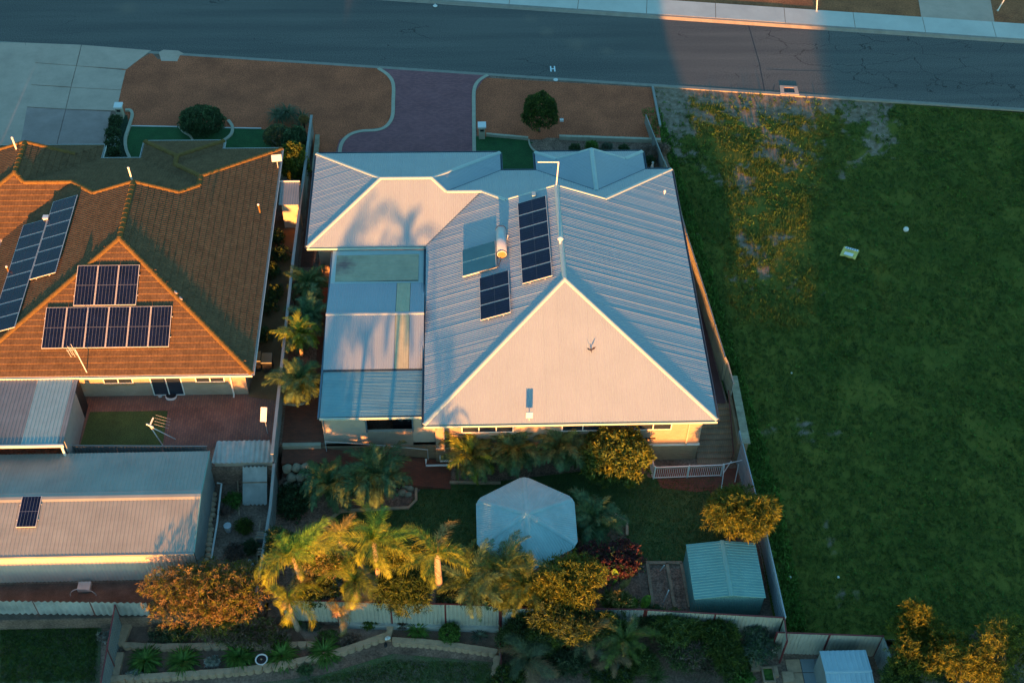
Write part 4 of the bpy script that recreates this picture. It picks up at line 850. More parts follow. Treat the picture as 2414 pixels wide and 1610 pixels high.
# ================================================================== FENCES
def fence(name, label, pts, panel_w=2.35, m='fence_cream', pm='maroon', pitch=.19, amp=.035, rail='maroon', kind='rib', group=None, step=True, pname='panel'):
    """pts: list of (x,y,z0,z1); ribbed sheets between posts"""
    p0 = Vector(pts[0][:3]); T = thing(name, label, 'fence', (p0.x, p0.y, p0.z), 0, group); inv = None
    posts = []
    for (x0, y0, b0, t0), (x1, y1, b1, t1) in zip(pts, pts[1:]):
        A = Vector((x0, y0, 0)); B = Vector((x1, y1, 0)); L_ = (B-A).length; n = max(1, round(L_/panel_w)); d = (B-A)/L_; nr = Vector((-d.y, d.x, 0))
        for k in range(n):
            s0, s1 = L_*k/n, L_*(k+1)/n
            zb = lambda s: b0+(b1-b0)*s/L_; zt = lambda s: t0+(t1-t0)*s/L_
            b = MB(); br = [0, .2, .3, .9] if kind == 'rib' else [i/6 for i in range(6)]; S_ = [s0+.03]; q = math.floor(s0/pitch)
            while q*pitch < s1:
                for r_ in br:
                    x = (q+r_)*pitch
                    if s0+.035 < x < s1-.035: S_.append(x)
                q += 1
            S_.append(s1-.03); vs = []; fs = []
            for i, s in enumerate(S_):
                o = A+d*s+nr*(corr(s, pitch, amp, kind)-amp/2); vs += [(o.x, o.y, zb(s)), (o.x, o.y, zt(s)-.02)]
                if i: fs.append((2*i-2, 2*i, 2*i+1, 2*i-1))
            b.add(vs, fs); b.obj(pname, m, T)
            if rail:
                b = MB(); b.bar((A+d*s0)+Vector((0, 0, zt(s0))), (A+d*s1)+Vector((0, 0, zt(s1))), .055, .05); b.obj('rail', rail, T)
            posts.append((A+d*s0, zb(s0), zt(s0)))
        posts.append((B, b1, t1))
    if pm:
        seen = []
        for P, zb_, zt_ in posts:
            if any((P-q).length < .1 for q in seen): continue
            seen.append(P); b = MB(); b.box((P.x-.035, P.y-.035, zb_), (P.x+.035, P.y+.035, zt_+.04)); b.obj('post', pm, T)
    return T
# west boundary: tall sheet fence with a flat grey capping
WF = fence('side_fence', 'long grey sheet fence between the tiled house and the pale-roofed house', [(-7.60, 26.6, 0, 1.5), (-7.72, 13, 0, 1.65), (-7.68, -1.0, 0, 1.65)], 2.4, 'fence_grey', None, .076*2, .02, None, 'wave')
b = MB()
for a, c in (((-7.60, 26.6, 1.52), (-7.72, 13, 1.67)), ((-7.72, 13, 1.67), (-7.68, -1.0, 1.67))): b.bar(a, c, .16, .05)
b.obj('capping', 'fence_grey', WF)
WF2 = fence('side_fence', 'lower grey sheet fence running down from the yards to the back fence on the left', [(-7.68, -1.0, -1.3, .85), (-7.7, -3.4, -1.4, .42), (-7.95, -8.5, -1.5, .3)], 2.4, 'fence_grey', None, .15, .02, None, 'wave')
b = MB(); b.bar((-7.68, -1.0, .87), (-7.7, -3.4, .44), .14, .05); b.bar((-7.7, -3.4, .44), (-7.95, -8.5, .32), .14, .05); b.obj('capping', 'fence_grey', WF2)
# front low wall at the corner
b = MB(); b.box((-7.35, 22.3, -.02), (-7.15, 25.8, .5)); b.box((-7.39, 22.28, .503), (-7.11, 25.82, .56)); tag(b.obj('boundary_wall', 'limestone'), 'low stone-coloured wall beside the fence at the front corner', 'wall')
# east boundary
EF = fence('east_fence', 'ribbed cream fence along the narrow path on the east side of the pale-roofed house', [(15.0, 22.0, -.1, 1.3), (15.25, 19.3, -.1, 1.45), (15.5, 15.0, -.2, 1.5), (15.95, 10, -.25, 1.5), (16.35, 5.2, -.25, 1.5), (16.48, 4.9, -.25, 1.35), (16.6, 3.6, -.3, 1.2)], 2.4, 'fence_cream', 'fence_grey', .20, .075, 'fence_grey')
EF0 = fence('east_fence', 'short grey fence from the front gravel corner to the pale roof north-east corner', [(14.45, 27.4, -.05, .7), (15.0, 22.0, -.1, 1.2)], 2.6, 'fence_grey', 'fence_grey', .19, .04, 'fence_grey')
PW = thing('pier_wall', 'cream brick wall with capped top beside the outdoor stairs', 'wall', (16.9, 4.7, -1))
b = MB(); b.prism([(16.72, 4.75), (17.04, 4.75), (17.04, 1.2), (17.0, .2), (16.68, .2), (16.68, 1.2)], -1.9, .38); b.obj('wall', 'tan_brick', PW)
block_row(PW, (16.88, 4.75, 0), (16.86, .1, 0), .26, .42, .09, .383, 'limestone', .012, 'cap_brick')
b = MB(); b.box((16.5, .3, -1.5), (16.66, 3.7, .15)); b.obj('side_wall', 'tan_brick', PW)
FE2 = fence('east_fence', 'grey-blue fence stepping down beside the pool gate to the golden shrub', [(16.62, .9, -1.5, .45), (16.85, -3.2, -1.5, .35)], 2.4, 'fence_blue', 'fence_blue', .19, .04, 'fence_blue')
FE3 = fence('east_fence', 'grey-blue fence behind the green garden shed', [(16.95, -3.3, -1.5, .35), (17.1, -10.1, -1.55, .33)], 2.4, 'fence_blue', 'fence_blue', .19, .04, 'fence_blue')
# back fences
def pf(px, py, z1, z0): p = spot(px, py, z1); return (p.x, p.y, z0, z1)
BF1 = fence('back_fence', 'white ribbed back fence with maroon posts below the lit palms', [pf(662, 1413, .2, -1.75), pf(1178, 1427, .2, -1.75)], 2.75, 'fence_cream', 'maroon', .19, .03)
b = MB(); q0 = Vector(pf(800, 1417, .2, 0)[:3]); q1 = Vector(pf(1178, 1427, .2, 0)[:3]); b.bar(Vector((q0.x, q0.y-.06, -1.92)), Vector((q1.x, q1.y-.06, -1.92)), .2, .4); b.obj('plinth', 'fibro', BF1)
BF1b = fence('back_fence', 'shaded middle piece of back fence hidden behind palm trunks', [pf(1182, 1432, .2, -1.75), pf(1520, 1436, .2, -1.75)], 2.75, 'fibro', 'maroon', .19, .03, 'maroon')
BF2 = fence('back_fence', 'white ribbed back fence with maroon rail below the green shed', [pf(1525, 1437, .25, -1.9), pf(1849, 1455, .25, -2.0)], 2.9, 'fence_cream', 'maroon', .19, .03)
c = pf(1849, 1455, .25, 0); BF3 = fence('back_fence', 'very short fence return joining the corner below the green shed to the lower fence', [(c[0], c[1], -2.1, .25), (c[0]-.02, c[1]-1.1, -2.1, .0)], 2.4, 'fence_cream', 'maroon', .19, .03)
BF4 = fence('back_fence', 'lower ribbed fence with maroon frame beside the little rear shed', [pf(1832, 1490, -.1, -2.1), pf(2082, 1499, -.15, -2.1)], 2.9, 'fence_cream', 'maroon', .19, .03)
c = pf(2082, 1499, -.15, 0); BF5 = fence('back_fence', 'grey fence turning south behind the little rear shed', [(c[0], c[1], -2.1, -.2), (c[0]+.55, c[1]-3.6, -2.2, -.3)], 2.4, 'fibro', None, .15, .03, 'fence_grey')
LF = fence('corrugated_fence', 'deeply corrugated grey-white sheet fence at the bottom left', [pf(-60, 1415, .0, -1.65), pf(345, 1420, .0, -1.65)], 2.4, 'fibro', None, .30, .07, None, 'wave', pname='sheet')
DF = fence('dividing_fence', 'ribbed grey fence with maroon frame dividing the two bottom-left gardens', [pf(271, 1427, -.15, -2.1), pf(232, 1640, -.4, -2.3)], 2.2, 'fence_grey', 'maroon', .19, .03)
DF2 = fence('corrugated_fence', 'short corrugated screen between the big zinc shed and the paved yard', [pf(165, 1050, .95, -.9), pf(488, 1052, .95, -.9)], 2.4, 'fence_grey', None, .15, .03, 'fence_grey', 'wave', pname='sheet')

# ================================================================== SIDE AND BACK YARD OF THE PALE HOUSE
b = MB(); b.poly([(-7.55, .95, 0), (-5.35, .95, 0), (-5.35, 13.0, 0), (-6.83, 13.0, 0), (-6.83, 22.5, 0), (-7.55, 22.5, 0)]); struct('side_path', b, 'red_paver')
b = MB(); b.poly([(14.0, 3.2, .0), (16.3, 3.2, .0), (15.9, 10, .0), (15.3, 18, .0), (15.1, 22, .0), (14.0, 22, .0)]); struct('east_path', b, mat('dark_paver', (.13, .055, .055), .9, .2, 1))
RP = thing('brick_path', None, None); RP['kind'] = 'structure'
L0 = [spot(655, 1048, -.22), spot(768, 1052, -.24), spot(930, 1074, -.75), spot(1056, 1084, -1.38), spot(1056, 1084, -1.40)]
b = MB(); z0_, z1_ = -.24, -1.43
top = [Vector((-7.5, .78, -.24)), Vector((-5.4, .78, -.26)), Vector((-2.2, .75, -.85)), Vector((1.3, .7, -1.42))]
bot = [Vector((-7.5, -.15, -.24)), Vector((-4.9, -.15, -.30)), Vector((-2.2, -1.0, -.87)), Vector((1.3, -1.15, -1.43))]
for i in range(3): b.add([top[i], top[i+1], bot[i+1], bot[i]], [(3, 2, 1, 0)]); b.add([bot[i], bot[i+1], Vector((bot[i+1].x, bot[i+1].y, -1.5)), Vector((bot[i].x, bot[i].y, -1.5))], [(0, 3, 2, 1)])
b.obj('ramp', 'red_paver', RP)
b = MB(); b.box((-7.5, .76, -.3), (-5.5, .98, .02)); b.obj('edge_course', 'edging', RP)
# handrail on the ramp
T = thing('handrail', 'thin pale handrail sloping down the plinth of the patio wing', 'handrail', (-5.2, .6, -.2)); b = MB(); b.tube([(-5.2, .62, .55), (-2.2, .62, .12), (.1, .6, -.28)], .025, 6); b.obj('rail', 'galv', T)
b = MB()
for x, z1 in ((-5.2, .55), (-2.2, .12), (.1, -.28)): b.tube([(x, .62, z1-.9), (x, .62, z1)], .022, 6)
b.obj('post', 'galv', T)
# limestone retaining boulders
RW = thing('stone_retaining_wall', 'rough limestone block wall under the brick path on the left', 'retaining wall', (-7.4, -.3, -1.4))
def rock(mbn, c, s, m='limestone', parent=None, seed=0, name='stone'):
    b = MB(); b.ball((0, 0, 0), s[0], s[1], s[2], 9, 6); b.v = [tuple(Vector(v)*(1+.35*noise.noise(Vector(v)*3+Vector((seed, 0, 0))))) for v in b.v]
    b.v = [(c[0]+v[0], c[1]+v[1], c[2]+v[2]) for v in b.v]; return b.obj(name, m, parent)
for r_ in range(3):
    for k in range(6-r_):
        rock(None, (-7.2+.48*k+.2*(r_ % 2), -.35-.25*(2-r_), -1.25+.42*r_), (.29, .25, .24), 'limestone', RW, k+9*r_)
# lawn and beds
sheet('back_lawn', [(1000, 1142), (1060, 1142), (1120, 1140), (1420, 1105), (1545, 1128), (1680, 1126), (1700, 1180), (1720, 1260), (1640, 1330), (1400, 1330), (1200, 1380), (900, 1380), (820, 1290), (770, 1235), (800, 1210), (960, 1195)], -1.45, 'lawn')
for nm, px in (('bed_edging', [(768, 1232), (805, 1205), (963, 1198), (981, 1180), (981, 1137), (973, 1130)]), ('bed_edging', [(1440, 1208), (1478, 1232), (1478, 1262)]), ('bed_edging', [(1060, 1138), (1180, 1140)])):
    strip(nm, px, -1.45, .14, 'block', .12)
sheet('mulch_bed', [(640, 1130), (975, 1135), (978, 1180), (960, 1194), (806, 1200), (760, 1240), (700, 1330), (630, 1330), (640, 1200)], -1.455, 'mulch')
sheet('mulch_bed', [(1060, 1100), (1400, 1080), (1545, 1085), (1540, 1128), (1420, 1118), (1120, 1142), (1060, 1142)], -1.456, 'mulch')
sheet('mulch_bed', [(620, 1330), (1500, 1330), (1520, 1430), (620, 1420)], -1.457, 'mulch')
sheet('gravel_bed', [(1355, 1210), (1440, 1210), (1476, 1235), (1476, 1330), (1360, 1330)], -1.448, 'soil')
for k, (px, py, s) in enumerate(((955, 1143, .3), (968, 1150, .22), (948, 1160, .25), (962, 1165, .2))):
    o = rock(None, tuple(spot(px, py, -1.35)), (s, s*.8, s*.8), 'limestone', None, k+50, 'boulder'); tag(o, ['large pale boulder at the top corner of the palm bed', 'pale boulder against the bed edging east of the palms', 'rounded boulder nearest the second bed palm', 'smallest boulder in the corner of the palm bed'][k], 'rock')
# stairs
ST = thing('brick_stairs', 'brown brick staircase going down beside the east side of the house', 'stairs', (15.4, 3.3, 0))
nst = 10
for k in range(nst):
    z = -.0-1.45*(k+1)/nst; y = 3.3-.31*k; b = MB(); b.box((14.55, y-.31, -1.5), (16.5, y+.0, z)); b.box((14.53, y-.33, z+.001), (16.5, y-.0, z+.035)); b.obj('step', 'step_brick', ST)
b = MB(); b.tube([(16.35, 3.4, .85), (16.35, .3, -.55), (16.35, .3, -1.45)], .025, 6); b.obj('handrail', 'maroon', ST)
b = MB(); b.prism([(12.0, -.1), (16.6, -.1), (16.6, -1.3), (14.2, -1.6), (12.4, -1.3)], -1.49, -1.44); b.prism([(14.9, -1.5), (16.0, -1.5), (16.0, -3.0), (15.3, -3.0)], -1.49, -1.442); struct('lower_paving', b, 'red_paver')
# pool fence and gate
PFc = thing('pool_fence', 'white tubular pool fence below the staircase', 'fence', tuple(spot(1540, 1128, -1.45)))
pa = spot(1540, 1128, -1.45); pb = spot(1699, 1122, -1.45); Hh = 1.0
for z in (.08, 1.0): b = MB(); b.bar(pa+Vector((0, 0, z)), pb+Vector((0, 0, z)), .045); b.obj('rail', 'white', PFc)
n = 34
bm_ = MB(); bm_.box((-.011, -.011, .08), (.011, .011, 1.0)); bme = bm_.mesh('bar', 'white')
for k in range(n):
    p = pa.lerp(pb, (k+.5)/n)-Vector(PFc.location); o = link('bar', bme, PFc); o.matrix_basis = Matrix.Translation(p)
for f_ in (0, .5, 1): p = pa.lerp(pb, f_); b = MB(); b.box((p.x-.03, p.y-.03, -1.47), (p.x+.03, p.y+.03, -.36)); b.obj('post', 'white', PFc)
PF2 = thing('pool_fence', 'short white fence panel running from the plinth to the pool fence corner', 'fence', tuple(pa)); pc = pa+Vector((-.1, 1.9, 0))
for z in (.08, 1.0): b = MB(); b.bar(pa+Vector((-.05, .05, z)), pc+Vector((-.05, 0, z)), .045); b.obj('rail', 'white', PF2)
for k in range(16): p = (pa+Vector((-.05, .05, 0))).lerp(pc, (k+.5)/16)-Vector(PF2.location); o = link('bar', bme, PF2); o.matrix_basis = Matrix.Translation(p)
GT = thing('pool_gate', 'open white pool gate with diagonal brace', 'gate', tuple(pb)); gq = spot(1744, 1112, -1.4); gr = spot(1718, 1128, -1.45)
for a, c in ((pb+Vector((.05, 0, 1.05)), gq+Vector((0, 0, 1.05))), (pb+Vector((.08, -.05, .3)), gq+Vector((-.6, 0, 1.0))), (pb+Vector((.05, 0, 1.05)), pb+Vector((-.1, -.9, .0))), (pb+Vector((.8, 0, 1.05)), pb+Vector((.7, -.4, 0)))):
    b = MB(); b.bar(a, c, .04); b.obj('gate_bar', 'white', GT)
# pipes by the wall
T = thing('white_pipes', 'white plumbing pipes lying along the plinth right of the patio wing', 'pipe', (.1, .1, -1)); b = MB(); b.tube([(.0, .35, -.75), (.0, .1, -1.0), (2.0, .1, -1.0)], .06, 8); b.obj('pipe', 'white', T); b = MB(); b.tube([(.75, .45, -.6), (.75, .3, -.9), (2.0, .3, -.9)], .05, 8); b.obj('pipe', 'white', T)

# gazebo
GZ = thing('gazebo', 'six-sided pale blue metal roof of the garden gazebo', 'gazebo', (5.05, -4.78, -1.45)); gc = Vector((5.05, -4.78)); GR = 2.85; ge, ga = .72, 1.52
hv = [gc+Vector((math.cos(rad(90+60*k))*GR, math.sin(rad(90+60*k))*GR)) for k in range(6)]
b = MB()
for k in range(6):
    A, B = hv[k], hv[(k+1) % 6]; A2 = A.lerp(B, .09); B2 = B.lerp(A, .09); mid_ = (A2+B2)/2; ax = (B2-A2).normalized(); Ln = (B2-A2).length; up = (gc-mid_); ul = up.length; up = up/ul
    n = int(Ln/.13)*6; vs = []; fs = []
    for i in range(n+1):
        a = -Ln/2+Ln*i/n; top_s = ul*(1-abs(a)/(Ln/2)); h = .013*(1+math.cos(2*math.pi*a/.13))*.5
        for s in (0, top_s): p = mid_+ax*a+up*s; vs.append((p.x, p.y, ge+(ga-ge)*s/ul+h))
        if i: fs.append((2*i-2, 2*i, 2*i+1, 2*i-1))
    b.add(vs, fs)
    A3 = hv[(k+1) % 6].lerp(hv[(k+2) % 6], .09); b.add([(B2.x, B2.y, ge+.008), (A3.x, A3.y, ge+.008), (gc.x, gc.y, ga+.008)], [(0, 1, 2)])
GZR = b.obj('roof', mat('gazebo_paint', (.34, .53, .52), .6, .12, 1.5), GZ)
for k in range(6):
    A = hv[k].lerp(hv[k-1], .0); b = MB(); e = gc+(A-gc)*.955; cap_line(b, (e.x, e.y, ge+.03), (gc.x, gc.y, ga+.03), .15, .03); o = b.obj('ridge_cap', MATS['gazebo_paint'], None); o.parent = GZR
for k in range(6):
    p = gc+(hv[k]-gc)*.88; b = MB(); b.box((p.x-.05, p.y-.05, -1.45), (p.x+.05, p.y+.05, ge+.02)); b.obj('post', 'white', GZ)
b = MB(); b.ball((gc.x, gc.y, ga+.05), .10, .10, .06, 10, 5); b.obj('finial', 'cap_paint', GZ)
b = MB(); b.prism([gc+(h-gc)*.9 for h in hv], -1.45, -1.40); b.obj('floor', 'concrete', GZ)

# green garden shed
GS = thing('garden_shed', 'pale green ribbed steel shed in the back corner of the yard', 'shed', (14.7, -7.4, -1.45))
gx0, gx1, gm, gy0, gy1 = 12.92, 16.38, 14.68, -9.0, -5.9; e0, e1 = .2, .48
b = MB(); roof_face(b, 'W', gx0, [(gx0, gy0), (gm, gy0), (gm, gy1), (gx0, gy1)], e0, (e1-e0)/(gm-gx0), .155, .03, 'rib'); roof_face(b, 'E', gx1, [(gm, gy0), (gx1, gy0), (gx1, gy1), (gm, gy1)], e0, (e1-e0)/(gx1-gm), .155, .03, 'rib'); b.obj('roof', 'green_steel', GS)
b = MB(); cap_line(b, (gm, gy0-.01, e1+.03), (gm, gy1+.01, e1+.03), .12, .02); b.obj('ridge_cap', 'green_steel', GS)
def ribwall(pts, z0, z1, m, parent, pitch=.1, amp=.02):
    for (x0, y0), (x1, y1) in zip(pts, pts[1:]):
        A = Vector((x0, y0, 0)); B = Vector((x1, y1, 0)); L_ = (B-A).length; d = (B-A)/L_; nr = Vector((d.y, -d.x, 0)); n = int(L_/pitch)*4; vs = []; fs = []
        for i in range(n+1):
            s = L_*i/n; o = A+d*s+nr*(amp*(.5+.5*math.cos(2*math.pi*s/pitch))); vs += [(o.x, o.y, z0), (o.x, o.y, z1(s/L_) if callable(z1) else z1)]
            if i: fs.append((2*i-2, 2*i, 2*i+1, 2*i-1))
        b = MB(); b.add(vs, fs); b.obj('wall', m, parent)
ribwall([(gx0+.06, gy1-.06), (gx0+.06, gy0+.08)], -1.47, e0, 'green_wall', GS); ribwall([(gx0+.06, gy0+.08), (gx1-.06, gy0+.08)], -1.47, lambda u: e0-.01+.27*(1-abs(u-.5)*2), 'green_wall', GS); ribwall([(gx1-.06, gy0+.08), (gx1-.06, gy1-.06)], -1.47, e0, 'green_wall', GS)
# vegetable beds
VB = thing('vegetable_beds', 'sleeper-edged vegetable beds left of the green shed', 'garden bed', tuple(spot(1570, 1380, -1.45)))
for l in ([(1521, 1327), (1608, 1327)], [(1526, 1330), (1540, 1432)], [(1572, 1328), (1590, 1432)], [(1606, 1328), (1626, 1432)]):
    q = spots(l, -1.42); b = MB(); b.bar(q[0], q[1], .16, .16); b.obj('sleeper', 'sleeper', VB)
b = MB(); b.poly([p for p in spots([(1521, 1327), (1526, 1436), (1640, 1440), (1612, 1327)], -1.449)][::-1][::-1]); b.obj('bed_soil', 'mulch', VB)
for (px, py, h, lab) in ((1562, 1425, 1.35, 'thin white stake with sunlit tip in the vegetable bed'), (1556, 1345, .5, 'short grey stake at the north side of the vegetable bed')):
    p = spot(px, py, -1.45); T = thing('garden_stake', lab, 'stake', tuple(p)); b = MB(); b.tube([p, p+Vector((.15, 0, h))], .025, 6); b.obj('stake', 'white', T); b = MB(); b.ball(p+Vector((.15, 0, h)), .035, n=6, m=4); b.obj('tip', 'white', T)

# ================================================================== NEIGHBOUR'S YARD
sheet('paved_yard', [(150, 905), (590, 905), (660, 860), (660, 1052), (150, 1056)], .085, 'patio_paver')
sheet('side_soil', [(585, 935), (600, 870), (640, 520), (700, 520), (690, 700), (660, 945)], .105, mat('brown_sand', (.19, .11, .05), .95, .3, .8, fine=.3, bump=.5))
sheet('yard_turf', [(212, 971), (395, 968), (383, 1052), (188, 1053)], .10, 'lawn')
NP = thing('neighbour_patio', 'flat zinc patio roof with a blue translucent strip behind the tiled house', 'patio', (-22, 1, .1))
q = spots([(183, 893), (150, 1046)], 2.25); xr = (q[0].x+q[1].x)/2; yN = q[0].y; yS = q[1].y
xs1 = spot(48, 1046, 2.25).x; xs2 = spot(135, 1046, 2.25).x
for x0, x1, m_, nm in ((-30, xs1, 'zinc_grey', 'roof_sheet'), (xs1+.01, xs2, 'clear_sheet', 'translucent_sheet'), (xs2+.01, xr, 'zinc_grey', 'roof_sheet')):
    b = MB(); roof_face(b, 'S', yS, [(x0, yS), (x1, yS), (x1, yN), (x0, yN)], 2.22, .02, .19, .03, 'rib'); b.obj(nm, m_, NP)
b = MB(); b.box((-30, yS-.1, 2.08), (xr+.05, yS-.01, 2.26)); b.box((-30, yN+.0, 2.14), (xr+.05, yN+.3, 2.34)); b.obj('gutter', 'gutter_white', NP)
b = MB(); b.box((xr-.08, yS+.3, .08), (xr, yN-.9, 2.2)); b.obj('wall', 'fence_grey', NP); b = MB(); b.box((xr-.05, yN-.88, .08), (xr+.01, yN-.05, 2.2)); b.obj('screen_door', 'black', NP)
for x in (xr-.1, xr-4.5): b = MB(); b.box((x-.05, yS-.02, -1.2), (x+.05, yS+.08, 2.1)); b.obj('post', 'white', NP)
# clothes line
p = spot(384, 1050, .1); CLs = thing('clothes_line', 'folding clothes line with crossed pale poles at the edge of the small lawn', 'clothes line', tuple(p)); tp = p+Vector((-.4, .1, 1.55))
for a, c in ((p, tp), (p+Vector((.6, .4, 0)), tp+Vector((.05, 0, -.1)))): b = MB(); b.tube([a, c], .03, 6); b.obj('pole', 'galv', CLs)
for a, c in ((tp+Vector((-.15, 0, .15)), tp+Vector((.15, 0, -.1))), (tp, tp+Vector((.15, .4, .15)))): b = MB(); b.bar(a, c, .06); b.obj('arm', 'white', CLs)
b = MB()
for k in range(4): y = tp.y+.1+.2*k; b.tube([(tp.x+.2, y, tp.z), (tp.x+.9, y+.02, tp.z-.4)], .006, 4)
b.obj('line', 'galv', CLs)
p = spot(404, 934, .1); T = thing('door_mat', 'dark pet bed with pale rim outside the sliding door', 'pet bed', tuple(p)); b = MB(); b.prism([(p.x+math.cos(a)*.38*(abs(math.cos(a))**-.4 if abs(math.cos(a)) > .2 else 1)*.8, p.y+math.sin(a)*.3) for a in [2*math.pi*k/14 for k in range(14)]], .10, .17); b.obj('rim', 'white', T); b = MB(); b.prism([(p.x+math.cos(a)*.28, p.y+math.sin(a)*.2) for a in [2*math.pi*k/14 for k in range(14)]], .12, .18); b.obj('cushion', 'black', T)
p = spot(378, 934, .1); b = MB(); b.tube([p, p+Vector((0, 0, .06)), p+Vector((0, 0, .07))], [.10, .12, .05], 10); tag(b.obj('pet_bowl', 'galv'), 'small round pet bowl on the pavers left of the pet bed', 'bowl')
for k, (px, py, lab) in enumerate(((608, 858, 'dark wheelie bin nearest the tiled house corner'), (634, 862, 'dark wheelie bin nearest the side fence'))):
    p = spot(px, py+10, .1); T = thing('wheelie_bin', lab, 'bin', tuple(p)); b = MB(); b.add([p+Vector(v) for v in ((-.2, -.25, 0), (.2, -.25, 0), (.2, .25, 0), (-.2, .25, 0), (-.28, -.32, .95), (.28, -.32, .95), (.28, .34, .95), (-.28, .34, .95))], [(3, 2, 1, 0), (0, 1, 5, 4), (1, 2, 6, 5), (2, 3, 7, 6), (3, 0, 4, 7)]); b.obj('body', 'black', T)
    b = MB(); b.add([p+Vector(v) for v in ((-.3, -.36, .95), (.3, -.36, .95), (.3, .38, 1.0), (-.3, .38, 1.0), (-.28, -.34, 1.0), (.28, -.34, 1.0), (.28, .3, 1.08), (-.28, .3, 1.08))], [(3, 2, 1, 0), (4, 5, 6, 7), (0, 1, 5, 4), (1, 2, 6, 5), (2, 3, 7, 6), (3, 0, 4, 7)]); b.obj('lid', mat('bin_lid', (.03, .05, .05), .4, .1), T)
    b = MB()
    for s_ in (-.22, .22): b.tube([p+Vector((s_-.03, .28, .1)), p+Vector((s_+.03, .28, .1))], .1, 10)
    b.obj('wheel', 'black', T)
# little lean-to store between tiled house and fence
LS = thing('lean_to_store', 'small zinc-roofed store squeezed between the tiled house and the side fence', 'shed', tuple(spot(683, 480, 2)))
q = spots([(660, 430), (706, 430), (704, 482), (657, 480)], 2.1); b = MB(); roof_face(b, 'S', q[2].y, [(q[3].x, q[2].y), (q[2].x, q[2].y), (q[1].x, q[1].y), (q[0].x, q[1].y)], 2.05, .03, .15, .02); b.obj('roof', 'zinc_grey', LS)
b = MB(); b.box((q[0].x-.02, q[1].y, 2.0), (q[1].x+.02, q[1].y+.05, 2.2)); b.obj('barge', 'gutter_white', LS); walls(LS, [(q[3].x+.15, q[2].y+.1), (q[2].x-.05, q[2].y+.1), (q[2].x-.05, q[1].y), (q[3].x+.15, q[1].y)], .08, 2.02, 'render')
# big zinc shed
BS = thing('zinc_shed', 'big zinc shed with low gable roof at the left behind the paved yard', 'shed', (-20, -3.4, -1.2))
sx1 = -10.98; ys0, ys1, yrs = -6.45, -.42, -3.35; ze, zrr = 1.25, 1.62
b = MB(); roof_face(b, 'S', ys0, [(-40, ys0), (sx1, ys0), (sx1, yrs), (-40, yrs)], ze, (zrr-ze)/(yrs-ys0), .19, .025, 'rib'); roof_face(b, 'N', ys1, [(-40, yrs), (sx1, yrs), (sx1, ys1), (-40, ys1)], ze, (zrr-ze)/(ys1-yrs), .19, .025, 'rib'); SRo = b.obj('roof', 'zinc', BS)
b = MB(); cap_line(b, (-40, yrs, zrr+.02), (sx1+.02, yrs, zrr+.02), .28, .03); o = b.obj('ridge_cap', 'zinc', None); o.parent = SRo
b = MB(); b.box((-40, ys0-.1, ze-.13), (sx1+.03, ys0-.01, ze+.01)); b.obj('gutter', 'fence_grey', BS); b = MB(); b.bar((sx1+.03, ys0, ze-.04), (sx1+.03, yrs, zrr-.04), .04, .14); b.bar((sx1+.03, yrs, zrr-.04), (sx1+.03, ys1, ze-.04), .04, .14); b.obj('barge', 'green_steel', BS)
ribwall([(-40, ys0+.08), (sx1-.02, ys0+.08)], -1.25, ze-.03, mat('shed_wall', (.62, .50, .42), .6, .08, 1), BS, .19, .03); ribwall([(sx1-.02, ys0+.08), (sx1-.02, ys1)], -1.25, lambda u: ze-.03+(zrr-ze)*(1-abs(u-.5)*2), 'fence_grey', BS, .19, .03)
kS = math.sqrt(1+.12**2); q = spot(40, 1248, 1.3); array('solar_array', 'single dark solar panel on the zinc shed roof', 'S', ys0, ze, (zrr-ze)/(yrs-ys0), [(q.x, q.y-ys0, .95, 1.68)], .06)
b = MB(); b.prism([(-40, -8.45), (-8.1, -8.45), (-8.1, -6.5), (-40, -6.5)], -1.22, -1.19); struct('dirt_strip', b, mat('dark_dirt', (.12, .09, .07), .95, .4, 1, fine=.4, bump=.7))
# arched trellis and chair-like debris behind the shed
p = spot(196, 1408, -1.2); T = thing('garden_arch', 'bent pale hoop standing in the dirt strip below the zinc shed', 'hoop', tuple(p)); b = MB(); b.tube([p+Vector((math.cos(math.pi*k/10)*.62, .1, math.sin(math.pi*k/10)*.65)) for k in range(11)], .025, 6); b.obj('hoop', 'galv', T); b = MB(); b.box((p.x-.3, p.y+.3, -1.19), (p.x+.3, p.y+.75, -.95)); b.obj('crate', 'galv', T)
# sheltered corner: corrugated lean-to, low wall, leaning sheets
SH = thing('corrugated_shelter', 'curved-edge corrugated sheet shelter against the side fence', 'shelter', tuple(spot(570, 1065, .3)))
q = spots([(500, 1046), (512, 1040), (636, 1040), (650, 1096), (498, 1090)], .62); y0_, y1_ = q[4].y, q[2].y
b = MB(); roof_face(b, 'S', y0_, [(q[4].x, y0_), (q[3].x, y0_), (q[2].x, y1_), (q[1].x, y1_)], .52, .12, .26, .07); b.obj('roof_sheet', 'fibro', SH)
b = MB(); b.box((q[4].x+.1, y0_+.15, -1.2), (-7.85, y0_+.3, .5)); b.obj('wall', 'render', SH)
LSht = thing('leaning_sheet', 'upright corrugated sheet leaning below the shelter', 'roofing sheet', tuple(spot(600, 1130, -.5)))
q0 = spot(572, 1100, .25); q1 = spot(572, 1190, -1.15); wd = 1.25; b = MB(); vs = []; fs = []
for i in range(31):
    u = i/30; h = .03*math.cos(2*math.pi*u*6); vs += [q0+Vector((u*wd, h, h)), q1+Vector((u*wd, h, h))]
    if i: fs.append((2*i-1, 2*i+1, 2*i, 2*i-2))
b.add(vs, fs); b.obj('sheet', 'fibro', LSht); b = MB(); b.bar(q0.lerp(q1, .45)+Vector((0, .05, .05)), q0.lerp(q1, .45)+Vector((wd, .05, .05)), .05); b.obj('batten', 'sleeper', LSht)
